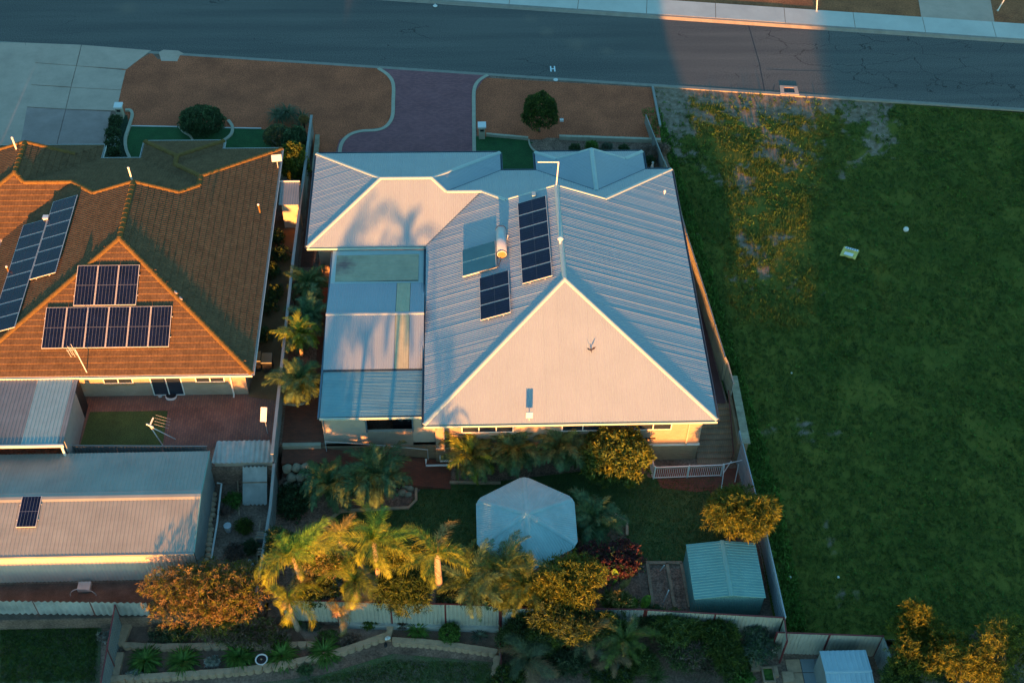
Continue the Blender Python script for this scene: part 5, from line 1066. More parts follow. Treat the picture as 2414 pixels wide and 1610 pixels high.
# clutter along the passage right of the shed
PP = thing('white_pipe', 'long white pipe running beside the zinc shed end wall', 'pipe', tuple(spot(510, 1250, -1.1))); b = MB(); b.tube([spot(512, 1138, -.7), spot(522, 1140, -.7), spot(512, 1230, -.95), spot(498, 1315, -1.1)], .05, 6); b.obj('pipe', 'white', PP)
p = spot(539, 1250, -1.2); T = thing('bucket', 'pale blue-white bucket on the dirt beside the zinc shed', 'bucket', tuple(p)); b = MB(); b.tube([p, p+Vector((0, 0, .45)), p+Vector((0, 0, .46))], [.15, .2, .17], 12); b.obj('bucket', 'tank', T); b = MB(); b.tube([p+Vector((math.cos(math.pi*k/8)*.2, 0, .45+math.sin(math.pi*k/8)*.12)) for k in range(9)], .01, 4); b.obj('handle', 'galv', T)
tyre(tuple(spot(600, 1352, -1.08)), .28, .11, 0, 'black tyre on the ground beside the lower side fence')
for k, (a, c, lab) in enumerate((((602, 1265), (608, 1330), 'upright weathered plank beside the lower side fence, nearer the tyre'), ((614, 1225), (606, 1290), 'thin weathered plank beside the lower side fence, nearer the leaning sheet'), ((560, 1130), (564, 1215), 'slim plank standing left of the leaning corrugated sheet'))):
    q0, q1 = spot(*a, -.9), spot(*c, -1.15); b = MB(); b.bar(q0, q1, .07, .03); tag(b.obj('plank', 'sleeper'), lab, 'plank')
for k, (px, py, s, lab) in enumerate(((588, 1322, .11, 'small round white stone above the tyre'), (596, 1330, .12, 'larger round white stone touching the tyre'), (582, 1187, .12, 'white lump at the foot of the leaning sheet'))):
    tag(rock(None, tuple(spot(px, py, -1.1)), (s, s, s*.8), 'fibro', None, k+80, 'stone'), lab, 'stone')
for k, (px, py, w_, h_, lab) in enumerate(((617, 1270, .5, .5, 'dark crate against the lower side fence, upper one'), (620, 1308, .45, .5, 'dark crate against the lower side fence, lower one'))):
    p = spot(px, py, -1.2); T = thing('crate', lab, 'crate', tuple(p)); b = MB(); b.box((p.x-.2, p.y-.22, -1.2), (p.x+.2, p.y+.22, -.85)); b.obj('box', 'black' if k else 'fence_grey', T); b = MB(); [b.box((p.x-.22, p.y-.24+.16*j, -.848), (p.x+.22, p.y-.14+.16*j, -.82)) for j in range(3)]; b.obj('slat', 'sleeper', T)
SPw = thing('stone_edging', 'pile of rough stones along the zinc shed end wall', 'stones', tuple(spot(505, 1220, -1.2)))
for k in range(14): rock(None, tuple(spot(503-2*k*.6+random.uniform(-3, 3), 1165+12*k, -1.1)), (.2, .17, .14), 'block', SPw, 100+k)

# ================================================================== BOTTOM GARDEN
sheet('rear_lawn', [(925, 1540), (1165, 1560), (1160, 1640), (400, 1660), (520, 1620), (760, 1590)], -2.10, 'dry_lawn')
sheet('rear_lawn', [(-60, 1455), (240, 1465), (232, 1650), (-60, 1650)], -2.10, 'dry_lawn')
sheet('rear_bed', [(290, 1465), (1175, 1480), (1172, 1540), (930, 1520), (700, 1570), (290, 1600)], -2.09, mat('bed_soil', (.25, .16, .115), .95, .35, 2, fine=.4, bump=.7))
sheet('rear_slope', [(700, 1480), (925, 1482), (905, 1512), (820, 1540), (745, 1545)], -2.075, mat('slope_gravel', (.36, .25, .19), .95, .3, 2, fine=.4, bump=.6))
def scallop_wall(label, px, z, h=.42, w_=.42, d=.3):
    P_ = spots(px, z); T = thing('block_wall', label, 'retaining wall', tuple(P_[0]))
    b = MB(); vs = []; fs = []; n = 7
    for zz_ in (0, h):
        for k in range(n): a = math.pi+math.pi*k/(n-1); vs.append((math.cos(a)*w_*.5, math.sin(a)*d*.55, zz_))
        vs.append((w_*.5, d*.5, zz_)); vs.append((-w_*.5, d*.5, zz_))
    m_ = n+2; fs = [tuple(range(m_-1, -1, -1)), tuple(range(m_, 2*m_))]+[(i, (i+1) % m_, m_+(i+1) % m_, m_+i) for i in range(m_)]; b.add(vs, fs); me = b.mesh('block', 'block'); loc = Vector(T.location); L_ = 0
    for A, B in zip(P_, P_[1:]):
        n_ = max(1, math.ceil((B-A).length/w_-.1)); dd = (B-A)/n_; ang = math.atan2(dd.y, dd.x)
        for i in range(n_): c = A+dd*(i+.5)-loc; o = link('block', me, T); o.matrix_basis = Matrix.Translation((c.x, c.y, random.uniform(-.02, .02))) @ Matrix.Rotation(ang+random.uniform(-.05, .05), 4, 'Z')
    return T
scallop_wall('scalloped tan block wall curving below the clivia bed', smooth_px([(262, 1612), (300, 1608), (440, 1600), (600, 1586), (720, 1566), (820, 1540), (920, 1505)], 3), -2.25, .5)
scallop_wall('scalloped tan block wall below the small bed of strappy plants', smooth_px([(926, 1520), (1000, 1524), (1090, 1535), (1172, 1547)], 3), -2.25, .5)
scallop_wall('short column of tan blocks beside the maroon post', [(1172, 1555), (1162, 1612)], -2.25, .45, .45)
scallop_wall('upper row of tan blocks behind the clivias', smooth_px([(292, 1526), (380, 1530), (480, 1528), (640, 1526), (745, 1524)], 2), -2.12, .3)
scallop_wall('short step of tan blocks beneath the white cat ornament', [(922, 1482), (915, 1512)], -2.2, .45)
b = MB(); q0, q1 = spot(302, 1470, -1.95), spot(283, 1522, -1.95); b.bar(q0, q1, .4, .3); tag(b.obj('concrete_kerb', 'block'), 'flat tan concrete kerb at the foot of the dividing fence, upper part', 'kerb'); b = MB(); q0, q1 = spot(285, 1540, -2.0), spot(266, 1625, -2.0); b.bar(q0, q1, .35, .3); tag(b.obj('concrete_kerb', 'block'), 'flat tan concrete kerb at the foot of the dividing fence, lower part', 'kerb')
q0 = spot(1177, 1485, -1.4); q1 = spot(1185, 1650, -1.4); MFn = fence('dividing_fence', 'thin maroon-framed fence between the block garden and the jungle', [(q0.x, q0.y, -2.2, -1.0), (q1.x, q1.y, -2.2, -1.0)], 2.3, 'fence_grey', 'maroon', .19, .03)
# bird bath
p = spot(621, 1572, -2.1); T = thing('bird_bath', 'white bird bath with a dark bowl among the clivias', 'bird bath', tuple(p)); b = MB(); b.tube([p, p+Vector((0, 0, .08)), p+Vector((0, 0, .6)), p+Vector((0, 0, .7))], [.2, .1, .08, .18], 10); b.obj('pedestal', 'white', T, True)
b = MB(); c = p+Vector((0, 0, .75)); n = 20; vs = []; fs = []
for r_, z in ((.12, -.06), (.27, .0), (.30, .03), (.25, .03), (.22, .0)):
    for k in range(n): a = 2*math.pi*k/n; vs.append(c+Vector((math.cos(a)*r_, math.sin(a)*r_, z)))
for j in range(4):
    for k in range(n): fs.append((j*n+k, j*n+(k+1) % n, (j+1)*n+(k+1) % n, (j+1)*n+k))
b.add(vs, fs); b.obj('bowl', 'white', T); b = MB(); b.poly([c+Vector((math.cos(2*math.pi*k/n)*.235, math.sin(2*math.pi*k/n)*.235, .012)) for k in range(n)]); b.obj('water', 'black', T); b = MB(); b.ball(c+Vector((0, 0, .04)), .05, n=6, m=5); b.obj('figure', 'sleeper', T)
# ornaments
p = spot(912, 1512, -1.72); T = thing('garden_ornament', 'small white and black cat ornament on the block corner', 'ornament', tuple(p)); b = MB(); b.ball(p+Vector((.05, .15, .1)), .14, .1, .11); b.ball(p+Vector((-.02, .05, .2)), .08, .08, .08, 8, 5); b.bar(p+Vector((-.06, .05, .26)), p+Vector((-.06, .05, .31)), .03); b.bar(p+Vector((.02, .05, .26)), p+Vector((.02, .05, .31)), .03); b.obj('body', 'white', T, True); b = MB(); b.ball(p+Vector((-.05, -.2, .06)), .09, .14, .09); b.obj('dark_patch', 'black', T, True)
# rear right corner: pavers, planter, little shed
pv = thing('rear_paving', None, None); pv['kind'] = 'structure'
o0 = spot(1850, 1555, -2.1)
for i in range(5):
    for j in range(5):
        b = MB(); x = o0.x+.02+i*.72; y = o0.y-j*.72; b.box((x, y-.68, -2.12), (x+.68, y, -2.06+random.uniform(-.006, .006))); b.obj('paver', mat('grey_paver', (.24, .28, .29), .9, .15, 1, fine=.1) if i > 0 or j < 0 else 'block', pv)
PLn = thing('timber_planter', 'small square timber planter at the left edge of the grey pavers', 'planter', tuple(spot(1812, 1590, -2.1))); p = spot(1812, 1588, -1.8)
for a, c in (((-.3, -.4), (.3, -.33)), ((-.3, .33), (.3, .4)), ((-.3, -.33), (-.22, .33)), ((.22, -.33), (.3, .33))): b = MB(); b.box((p.x+a[0], p.y+a[1], -2.12), (p.x+c[0], p.y+c[1], -1.8)); b.obj('board', 'sleeper', PLn)
b = MB(); b.box((p.x-.22, p.y-.33, -2.12), (p.x+.22, p.y+.33, -1.9)); b.obj('filling', 'leaf_clivia', PLn)
for i in range(3): b = MB(); q = spot(1782+i*38, 1568+i*14, -2.05); b.box((q.x-.28, q.y-.28, -2.12), (q.x+.28, q.y+.28, -1.98)); b.box((q.x-.26, q.y-.26, -1.979), (q.x+.26, q.y+.26, -1.97)); tag(b.obj('stepping_stone', 'block'), ['tan square step nearest the grey shrub', 'tan square step left of the timber planter', 'tan square step touching the grey pavers'][i], 'stepping stone')
LSd = thing('little_shed', 'small pale blue steel shed at the bottom edge right of centre', 'shed', tuple(spot(2000, 1580, -1)))
q = spots([(1932, 1533), (2043, 1538), (2062, 1660), (1945, 1660)], -.35); xa, xb, ya, yb = q[0].x, q[1].x, q[0].y, q[0].y-2.3
b = MB(); rr = (ya+yb)/2+.0; roof_face(b, 'N', ya, [(xa, rr), (xb, rr), (xb, ya), (xa, ya)], -.38, .12, .24, .025, 'rib'); roof_face(b, 'S', yb, [(xa, yb), (xb, yb), (xb, rr), (xa, rr)], -.38, .12, .24, .025, 'rib'); b.obj('roof', mat('shed_blue', (.36, .50, .54), .5, .1, 1), LSd)
b = MB(); cap_line(b, (xa, rr, -.38+.12*(ya-rr)+.02), (xb, rr, -.38+.12*(ya-rr)+.02), .08, .02); b.obj('ridge_cap', MATS['shed_blue'], LSd)
ribwall([(xa+.05, ya-.05), (xa+.05, yb+.05), (xb-.05, yb+.05), (xb-.05, ya-.05)], -2.12, -.39, 'fence_grey', LSd)
b = MB(); q0, q1 = spot(2085, 1505, -1.5), spot(2360, 1512, -1.5); b.tube([q0, q1], .05, 6); tag(b.obj('pipe_rail', 'white'), 'long white pipe along the boundary behind the golden bushes', 'pipe')

# ================================================================== FRONT THINGS
def letterbox(px, py, label):
    p = spot(px, py, 0); T = thing('letterbox', label, 'letterbox', tuple(p)); b = MB(); b.box((p.x-.2, p.y-.22, 0), (p.x+.2, p.y+.22, .95)); b.obj('pillar', 'edging', T)
    b = MB(); b.box((p.x-.27, p.y-.29, .953), (p.x+.27, p.y+.29, 1.06)); b.obj('cap', 'white', T); b = MB(); b.box((p.x-.12, p.y-.25, .66), (p.x+.12, p.y-.221, .8)); b.obj('slot', 'black', T)
letterbox(286, 278, 'cream pillar letterbox at the edge of the wide concrete driveway'); letterbox(1136, 324, 'cream pillar letterbox beside the brick driveway')
p = spot(1324, 286, 0); T = thing('tap_box', 'small white tap box on the gravel right of the topiary tree', 'tap box', tuple(p)); b = MB(); b.box((p.x-.12, p.y-.1, 0), (p.x+.12, p.y+.1, .14)); b.obj('box', 'white', T); b = MB(); b.tube([p+Vector((.0, 0, .14)), p+Vector((.0, 0, .26))], .02, 6); b.obj('tap', 'galv', T)
for px, py, lab in ((1026, 15, 'small white marker disc on a stub at the far kerb'), (1310, 189, 'small white marker disc at the near kerb below the letter H')):
    p = spot(px, py, .1); T = thing('marker', lab, 'road marker', tuple(p)); b = MB(); b.tube([p, p+Vector((0, 0, .03))], .16, 12); b.obj('disc', 'white', T); b = MB(); b.tube([p+Vector((0, 0, .03)), p+Vector((0, 0, .22 if py < 50 else .08))], .03, 6); b.obj('stub', 'white', T)
for px, py, dx, lab in ((1925, 27, -.35, 'thin white street pole base on the far footpath edge, left one'), (2352, 26, .5, 'thin pale pole leaning on the far red verge, right one')):
    p = spot(px, py, .14); T = thing('pole', lab, 'pole', tuple(p)); b = MB(); b.tube([p, p+Vector((dx, 0, 2.4))], .045, 8); b.obj('shaft', 'white', T); b = MB(); b.tube([p, p+Vector((0, 0, .06))], .09, 8); b.obj('base', 'galv', T)
# litter on the lot
p = spot(2003, 596, 0); p = spot(2003, 596, lot_z(p.x, p.y)+.25); T = thing('printed_bag', 'flattened yellow and white printed bag lying on the grass', 'bag', tuple(p)); R_ = Matrix.Rotation(rad(-24), 3, 'Z'); b = MB(); vs = []; fs = []
for i in range(7):
    for j in range(7): u = (i/6-.5)*.95; v = (j/6-.5)*.85; q = R_ @ Vector((u+.1*v, v, .05*noise.noise(Vector((u*4, v*4, 0))))); vs.append(p+q)
for i in range(6):
    for j in range(6): fs.append((i*7+j, (i+1)*7+j, (i+1)*7+j+1, i*7+j+1))
n_ = len(vs); vs += [v-Vector((0, 0, .05)) for v in vs]; fs2 = [tuple(k+n_ for k in f[::-1]) for f in fs]
b.add(vs, fs+fs2); b.obj('sack', mat('bag_yellow', (.75, .62, .16), .6, .15, 4), T)
for (a0, a1_, c0, c1) in ((-.38, .42, .22, .40), (-.28, .26, -.34, -.06)):
    b = MB(); b.add([p+R_ @ Vector((x+.1*y, y, .055)) for x, y in ((a0, c0), (a1_, c0), (a1_, c1), (a0, c1))], [(0, 1, 2, 3)]); b.obj('print_patch', mat('bag_white', (.85, .85, .8), .6, .1), T)
b = MB()
for k in range(5): q = [(-.3+.14*k, .26), (-.22+.14*k, .26), (-.22+.14*k, .36), (-.3+.14*k, .36)]; b.add([p+R_ @ Vector((x+.1*y, y, .060)) for x, y in q], [(0, 1, 2, 3)])
b.obj('print_mark', mat('bag_print', (.10, .22, .32), .6, .1), T)
for px, py, r_, lab in ((2136, 541, .17, 'white ball lying in the grass right of the printed bag'), (2376-400, 1360-0, .07, 'tiny white scrap near the corner of the back fence'), (1866, 879, .05, 'tiny pale scrap in the middle of the field'), (1862, 1360, .08, 'white scrap beside the fence behind the green shed')):
    p = spot(px, py, -.8); p = spot(px, py, lot_z(p.x, p.y)+r_*.8); b = MB(); b.ball(p, r_, n=10, m=7); b.ball(p+Vector((0, 0, -r_*.1)), r_*1.02, r_*1.02, r_*.2, 10, 4); tag(b.obj('ball' if r_ > .1 else 'litter', 'white', None, True), lab, 'ball' if r_ > .1 else 'litter')
p = spot(1538, 392, .3); T = thing('garden_statue', 'small white garden statue by the north-east corner of the pale house', 'statue', (p.x, p.y, 0)); b = MB(); b.tube([(p.x, p.y, 0), (p.x, p.y, .1), (p.x, p.y, .35), (p.x, p.y, .5)], [.13, .12, .09, .05], 8); b.obj('body', 'white', T, True); b = MB(); b.ball((p.x, p.y, .58), .08, n=8, m=6); b.obj('head', 'white', T, True)

# ================================================================== PLANTS
def frond_mesh(name, L_, n, ll, lw, droop, m, vee=.5, curl=0.5, rw=.02):
    """a feather palm frond along +x that arches down; leaflets both sides"""
    V = []; F = []; pts = []
    for i in range(n+1):
        u = i/n; a = curl-droop*u*1.0; pts.append(a)
    P = [Vector((0, 0, 0))]; bend = random.uniform(-.9, .9)
    for i in range(n): a = curl-(curl+droop)*(i/n)**1.1; yw_ = bend*(i/n)**2; P.append(P[-1]+Vector((math.cos(a)*math.cos(yw_), math.sin(yw_)*math.cos(a), math.sin(a)))*L_/n)
    for i in range(n):
        k = len(V); w0 = rw*(1-i/n)+.004; V += [P[i]+Vector((0, -w0, 0)), P[i]+Vector((0, w0, 0)), P[i+1]+Vector((0, w0*.9, 0)), P[i+1]+Vector((0, -w0*.9, 0))]; F.append((k, k+1, k+2, k+3))
    for i in range(2, n+1):
        u = i/n; l = ll*(math.sin(math.pi*min(1, .12+u*.86))**.6)*random.uniform(.6, 1.2); d = (P[min(i+1, n)]-P[i-1]).normalized()
        for sg in (-1, 1):
            for rep in (0, .5):
                o = P[i]-d*L_/n*rep; side = Vector((0, sg, 0)); up = Vector((-d.z, 0, d.x)); dr = (side*(1-.35*u)+d*(.45+.5*u)+up*(vee*random.uniform(.2, 1)-.25)).normalized(); e = o+dr*l+Vector((0, 0, -.28*l*random.uniform(.5, 1.3))); mm = o+dr*l*.5+Vector((0, 0, -.02*l)); wv = d*lw
                k = len(V); V += [o-wv*.4, o+wv*.4, mm+wv*.7, mm-wv*.7, e]; F += [(k, k+1, k+2), (k, k+2, k+3), (k+3, k+2, k+4)]
    me = bpy.data.meshes.new(name); me.from_pydata([tuple(v) for v in V], [], F); me.materials.append(M[m]); me.update(); return me
FM = {}
def fronds(kind, m):
    if (kind, m) in FM: return FM[(kind, m)]
    S_ = {'fine': (1.35, 26, .36, .020, 1.0, .5, .75), 'big': (2.3, 40, .62, .017, 1.0, .55, .55), 'drop': (2.0, 38, .58, .016, 1.6, .45, .45), 'date': (1.9, 34, .40, .019, .9, .6, .55)}[kind]
    FM[(kind, m)] = [frond_mesh('frond', S_[0]*k, S_[1], S_[2], S_[3], S_[4]*d, m, S_[5], S_[6], .02 if kind in ('big', 'drop') else .012) for k, d in ((1, 1), (.9, 1.35), (1.08, .7), (.75, 1.7), (1.0, 1.15))]
    return FM[(kind, m)]
def palm(px, py, zc, ground, kind, m, n, label, scale=1.0, trunk_r=.09, lean=(0, 0), upm=(-.35, 1.05), group=None, name='palm_tree', mix=None, tm='palm_trunk', azr=None):
    c = spot(px, py, zc); T = thing(name, label, 'palm', (c.x+lean[0], c.y+lean[1], ground), 0, group)
    b = MB(); base = Vector((c.x+lean[0], c.y+lean[1], ground)); k = 7; pts = []
    for i in range(k+1):
        u = i/k; pts.append(base.lerp(c, u)+Vector((-lean[0]*.15*math.sin(math.pi*u), 0, 0)))
    b.tube(pts, [trunk_r*(1.35-.5*i/k) for i in range(k+1)], 9); b.obj('trunk', tm, T, True)
    Fm = fronds(kind, m); wild = .3 if kind in ('big', 'drop') else .12; F2 = fronds(kind, mix) if mix else Fm; rl = c-Vector(T.location)
    for i in range(n):
        u = (i+.5)/n; az = i*2.39996+random.uniform(-wild-.15, wild+.15); el = upm[1]+(upm[0]-upm[1])*u**.8+random.uniform(-wild, wild); s = scale*random.uniform(.9-wild, 1.12)*(.75+.35*math.sin(math.pi*min(1, u*1.1+.15)))
        me = random.choice(F2 if (mix and random.random() < .3) else Fm); o = link('frond', me, T)
        o.matrix_basis = Matrix.Translation(rl) @ Matrix.Rotation(az, 4, 'Z') @ Matrix.Rotation(-el, 4, 'Y') @ Matrix.Rotation(random.uniform(-.3, .3)*(1+wild*4), 4, 'X') @ Matrix.Scale(s, 4)
    return T
def rosettes(name, pts, dirs, n, L_, wd, m, parent, spread=.9, up=.3):
    """clusters of narrow leaves"""
    P = np.array(pts, dtype=float); D = np.array(dirs, dtype=float); K = len(P)*n; P = np.repeat(P, n, 0); D = np.repeat(D, n, 0)
    r_ = RNG.normal(0, 1, (K, 3)); r_ /= np.linalg.norm(r_, axis=1)[:, None]; d = D*(1-spread)+r_*spread; d[:, 2] += up*.4; d /= np.linalg.norm(d, axis=1)[:, None]
    l = L_*RNG.uniform(.4, 1.3, K)[:, None]; s = np.cross(d, RNG.normal(0, 1, (K, 3))); s /= np.linalg.norm(s, axis=1)[:, None]+1e-9; o = P+RNG.normal(0, L_*.12, (K, 3))
    wv = s*wd; mid = o+d*l*.5; tip = o+d*l; tip[:, 2] -= l[:, 0]*.15
    V = np.stack([o, mid+wv, tip, mid-wv], 1).reshape(-1, 3); k = np.arange(K)*4; F = np.stack([k, k+1, k+2, k+3], 1)
    inv = np.array(world_of(parent).inverted()) if parent is not None else np.eye(4); V = V@inv[:3, :3].T+inv[:3, 3]
    return link(name, npmesh(name, V, F, m), parent)
def crown_pts(c, r, n, seed, lump=.35, inner=.35):
    pts = []; ds = []
    for i in range(n):
        v = RNG.normal(0, 1, 3); v /= np.linalg.norm(v)
        if v[2] < -.45: v[2] *= -.6; v /= np.linalg.norm(v)
        f = 1+lump*noise.noise(Vector(v)*2.3+Vector((seed*3.1, 0, 0)))+lump*.5*noise.noise(Vector(v)*5+Vector((0, seed, 0)))
        k = f*(1-inner*RNG.random()**1.6); pts.append((c[0]+v[0]*r[0]*k, c[1]+v[1]*r[1]*k, c[2]+v[2]*r[2]*k)); ds.append(v)
    return pts, ds
SEED = [0]
def bush(name, label, cat, px, py, zc, ground, r, n, leafn, L_, wd, m, m2=None, lump=.35, inner=.35, spread=.8, group=None, frac2=.35, stems=4, up=.3, lobes=1, core=True):
    n = int(n*1.6); L_ = L_*.82; wd = wd*.85
    c = spot(px, py, zc); T = thing(name, label, cat, (c.x, c.y, ground), 0, group); SEED[0] += 1; sd_ = SEED[0]; P = []; D = []
    if lobes == 1: P, D = crown_pts(c, r, n, sd_, lump, inner)
    else:
        rs = random.Random(sd_)
        for k in range(lobes):
            a = 2*math.pi*k/lobes+rs.uniform(-.4, .4); rr = rs.uniform(.35, .62); cc = Vector((c.x+math.cos(a)*r[0]*rr, c.y+math.sin(a)*r[1]*rr, c.z+rs.uniform(-.25, .35)*r[2])); q = rs.uniform(.45, .62)
            p_, d_ = crown_pts(cc, (r[0]*q, r[1]*q, r[2]*q), n//(lobes+1), sd_+k*7, lump, inner); P += p_; D += d_
        p_, d_ = crown_pts(c, (r[0]*.6, r[1]*.6, r[2]*.8), n//(lobes+1), sd_+99, lump, inner); P += p_; D += d_
    b = MB(); base = Vector((c.x, c.y, ground)); rs = random.Random(sd_)
    top = Vector((c.x, c.y, c.z-r[2]*.5)); fk_ = base.lerp(top, .5); b.tube([base, fk_], [.05+.035*r[0], .035+.02*r[0]], 7)
    for k in range(stems+3):
        a = 2*math.pi*k/(stems+3)+rs.uniform(-.3, .3); e = Vector((c.x+math.cos(a)*r[0]*.65, c.y+math.sin(a)*r[1]*.65, c.z+rs.uniform(-.1, .5)*r[2])); b.tube([fk_, fk_.lerp(e, .5)+Vector((0, 0, .1)), e], [.03+.012*r[0], .02, .008], 5)
    b.obj('trunk', 'bark', T, True)
    if m2:
        k2 = int(len(P)*frac2); idx = list(range(len(P))); rs.shuffle(idx); A = idx[:k2]; B = idx[k2:]
        rosettes('foliage', [P[i] for i in B], [D[i] for i in B], leafn, L_, wd, m, T, spread, up); rosettes('foliage', [P[i] for i in A], [D[i] for i in A], leafn, L_*1.05, wd, m2, T, spread, up)
    else: rosettes('foliage', P, D, leafn, L_, wd, m, T, spread, up)
    return T
def strappy(name, label, px, py, z, r, n, m, cat='plant', w_=.025, group=None, h=.7):
    c = spot(px, py, z); T = thing(name, label, cat, tuple(c), 0, group); V = []; F = []
    for i in range(n):
        az = random.uniform(0, 2*math.pi); L_ = r*random.uniform(.6, 1.15); el = random.uniform(.25, 1.3); d = Vector((math.cos(az), math.sin(az), 0)); s = Vector((-d.y, d.x, 0))*w_; q = [Vector((0, 0, 0))]; a = el
        for k in range(4): q.append(q[-1]+(d*math.cos(a)+Vector((0, 0, math.sin(a))))*L_/4); a -= .45
        k0 = len(V)
        for k, p_ in enumerate(q): wk = (1-.2*k) if k < 4 else .05; V += [p_-s*wk, p_+s*wk]
        for k in range(4): F.append((k0+2*k, k0+2*k+1, k0+2*k+3, k0+2*k+2))
    me = npmesh('leaves', V, F, m); link('leaves', me, T)
    b = MB(); b.ball((0, 0, .04), .09, .09, .08, 8, 5); b.obj('base', 'bark', T, local=True); return T

# front garden
bush('round_shrub', 'wide dark green clipped shrub on the turf by the tiled house', 'shrub', 475, 287, .75, 0, (1.45, 1.15, .95), 1500, 8, .16, .035, 'leaf_dark', 'leaf_palm_blue', .15, .35, frac2=.3)
bush('topiary_tree', 'round green topiary tree with a pointed base on the front gravel', 'tree', 1273, 268, 1.5, 0, (1.12, 1.0, 1.5), 1900, 8, .13, .03, 'leaf_topiary', 'leaf_olive', .18, .3, frac2=.25)
strappy('cycad', 'spiky cycad behind the brown hedge near the front fence, left one', 655, 278, .35, 1.05, 160, 'leaf_cycad', 'cycad', .04); strappy('cycad', 'spiky cycad behind the brown hedge near the front fence, middle one', 678, 270, .5, 1.1, 170, 'leaf_cycad', 'cycad', .04); strappy('cycad', 'spiky cycad against the front fence, right one', 712, 285, .3, .95, 140, 'leaf_cycad', 'cycad', .04)
bush('hedge', 'clipped brownish hedge block at the corner of the front turf', 'hedge', 655, 322, .7, 0, (.95, .75, .75), 1100, 8, .10, .025, 'leaf_cycad', 'leaf_bronze', .08, .2, frac2=.35)
bush('shrub', 'dark shrub between the brown hedge and the fence', 'shrub', 695, 335, .9, 0, (.8, .9, .9), 800, 8, .17, .035, 'leaf_dark', 'leaf_palm_blue', .3, .35)
bush('shrub', 'sunlit yellow-green shrub beside the back right corner of the tiled roof', 'shrub', 693, 385, 1.0, 0, (.85, 1.2, 1.35), 1300, 8, .17, .04, 'leaf_olive', 'leaf_gold', .3, .35)
bush('shrub', 'small orange-lit bush at the front corner of the fence', 'shrub', 716, 283, 1.25, 0, (.25, .25, .3), 120, 8, .14, .03, 'leaf_orange', None, .3, .35)
for k, (px, py, r_, lab, m2) in enumerate(((272, 288, .45, 'leafy plant below the letterbox in the narrow bed', None), (266, 315, .5, 'middle leafy plant in the narrow bed by the driveway', None), (265, 340, .5, 'rose-like bush with white flowers in the narrow bed', 'leaf_flower'), (270, 362, .4, 'lowest leafy plant in the narrow bed beside the tiled roof', None))):
    bush('flower_bush', lab, 'plant', px, py, .35, 0, (r_, r_, .4), 160, 7, .13, .03, 'leaf_dark', m2, .3, .4, frac2=.12)
for k, (px, py, r_, m_, lab) in enumerate(((1355, 350, .35, 'leaf_dark', 'low dark plant beside the topiary tree in the entry bed'), (1395, 345, .4, 'leaf_clivia', 'low green plant in the middle of the entry bed'), (1430, 348, .35, 'leaf_grey', 'grey-green low plant in the entry bed'), (1470, 352, .35, 'leaf_dark', 'dark low plant at the right end of the entry bed'), (1535, 362, .65, 'leaf_twig', 'bare twiggy bush by the north-east corner of the pale roof'), (1560, 352, .5, 'leaf_twig', 'twiggy bush pressed against the short grey fence'), (1530, 380, .4, 'leaf_dark', 'dark bush in the corner by the white statue'))):
    bush('bed_plant', lab, 'plant', px, py, .35, 0, (r_, r_*.8, r_*.8), 200, 6, .16, .02, m_, None, .4, .5)
# side strip palms
palm(728, 676, 1.0, 0, 'fine', 'leaf_palm', 42, 'small palm in the side strip, furthest from the camera', 1.25); palm(728, 748, 1.1, 0, 'fine', 'leaf_palm_blue', 40, 'green palm in the side strip, second from the back', 1.25)
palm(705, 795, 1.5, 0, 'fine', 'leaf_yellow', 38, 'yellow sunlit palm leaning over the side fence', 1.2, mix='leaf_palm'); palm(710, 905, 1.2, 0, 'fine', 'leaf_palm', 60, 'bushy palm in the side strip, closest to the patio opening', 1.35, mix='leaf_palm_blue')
sheet('palm_strip', [(664, 630), (740, 630), (752, 720), (742, 920), (725, 950), (668, 952)], .006, 'mulch'); strip('palm_strip_edge', smooth_px([(668, 952), (700, 955), (722, 948), (738, 930)]), .0, .12, 'edging', .1)
for (px, py, r_, lab) in ((640, 640, .5, 'weedy shrub against the tiled house gutter, furthest'), (662, 600, .5, 'weedy shrub by the side fence, level with the lean-to'), (632, 720, .55, 'weedy dark shrub halfway along the tiled house'), (655, 560, .4, 'weed clump just below the lean-to store'), (625, 790, .4, 'weed clump nearest the bins'), (650, 690, .4, 'weed clump in the sandy passage by the fence')):
    bush('weed_shrub', lab, 'weeds', px, py, .4, .1, (r_, r_*1.2, .45), 220, 7, .15, .02, 'leaf_dark', 'leaf_olive', .5, .6, frac2=.3)
# back yard palms
palm(777, 1150, -.1, -1.45, 'fine', 'leaf_palm_blue', 62, 'dense blue-green palm, left of the pair in the edged bed', 1.45, mix='leaf_palm'); palm(888, 1130, .1, -1.45, 'fine', 'leaf_palm_blue', 70, 'dense blue-green palm, right of the pair in the edged bed', 1.6, mix='leaf_palm')
palm(1114, 1082, .0, -1.45, 'fine', 'leaf_palm', 62, 'left palm of three along the south wall of the pale house', 1.45, mix='leaf_yellow'); palm(1215, 1068, .0, -1.45, 'fine', 'leaf_palm', 60, 'middle palm of three along the south wall of the pale house', 1.45, mix='leaf_palm_blue'); palm(1322, 1062, .05, -1.45, 'fine', 'leaf_palm_blue', 66, 'right palm of three along the south wall, beside the glossy tree', 1.45, mix='leaf_palm')
palm(1402, 1232, -.45, -1.45, 'fine', 'leaf_palm_blue', 52, 'low palm at the right side of the gazebo', 1.35, mix='leaf_palm')
bush('glossy_tree', 'glossy broad-leaved tree between the house wall and the lawn', 'tree', 1449, 1078, .3, -1.45, (1.85, 1.5, 1.55), 1000, 9, .26, .055, 'leaf_shiny', 'leaf_gold', .25, .35, frac2=.22)
bush('golden_tree', 'golden-green spiky-leaved tree overhanging the east fence', 'tree', 1742, 1216, .6, -1.45, (1.75, 1.75, 1.55), 560, 22, .36, .022, 'leaf_gold', 'leaf_olive', .3, .35, lobes=5, frac2=.45)
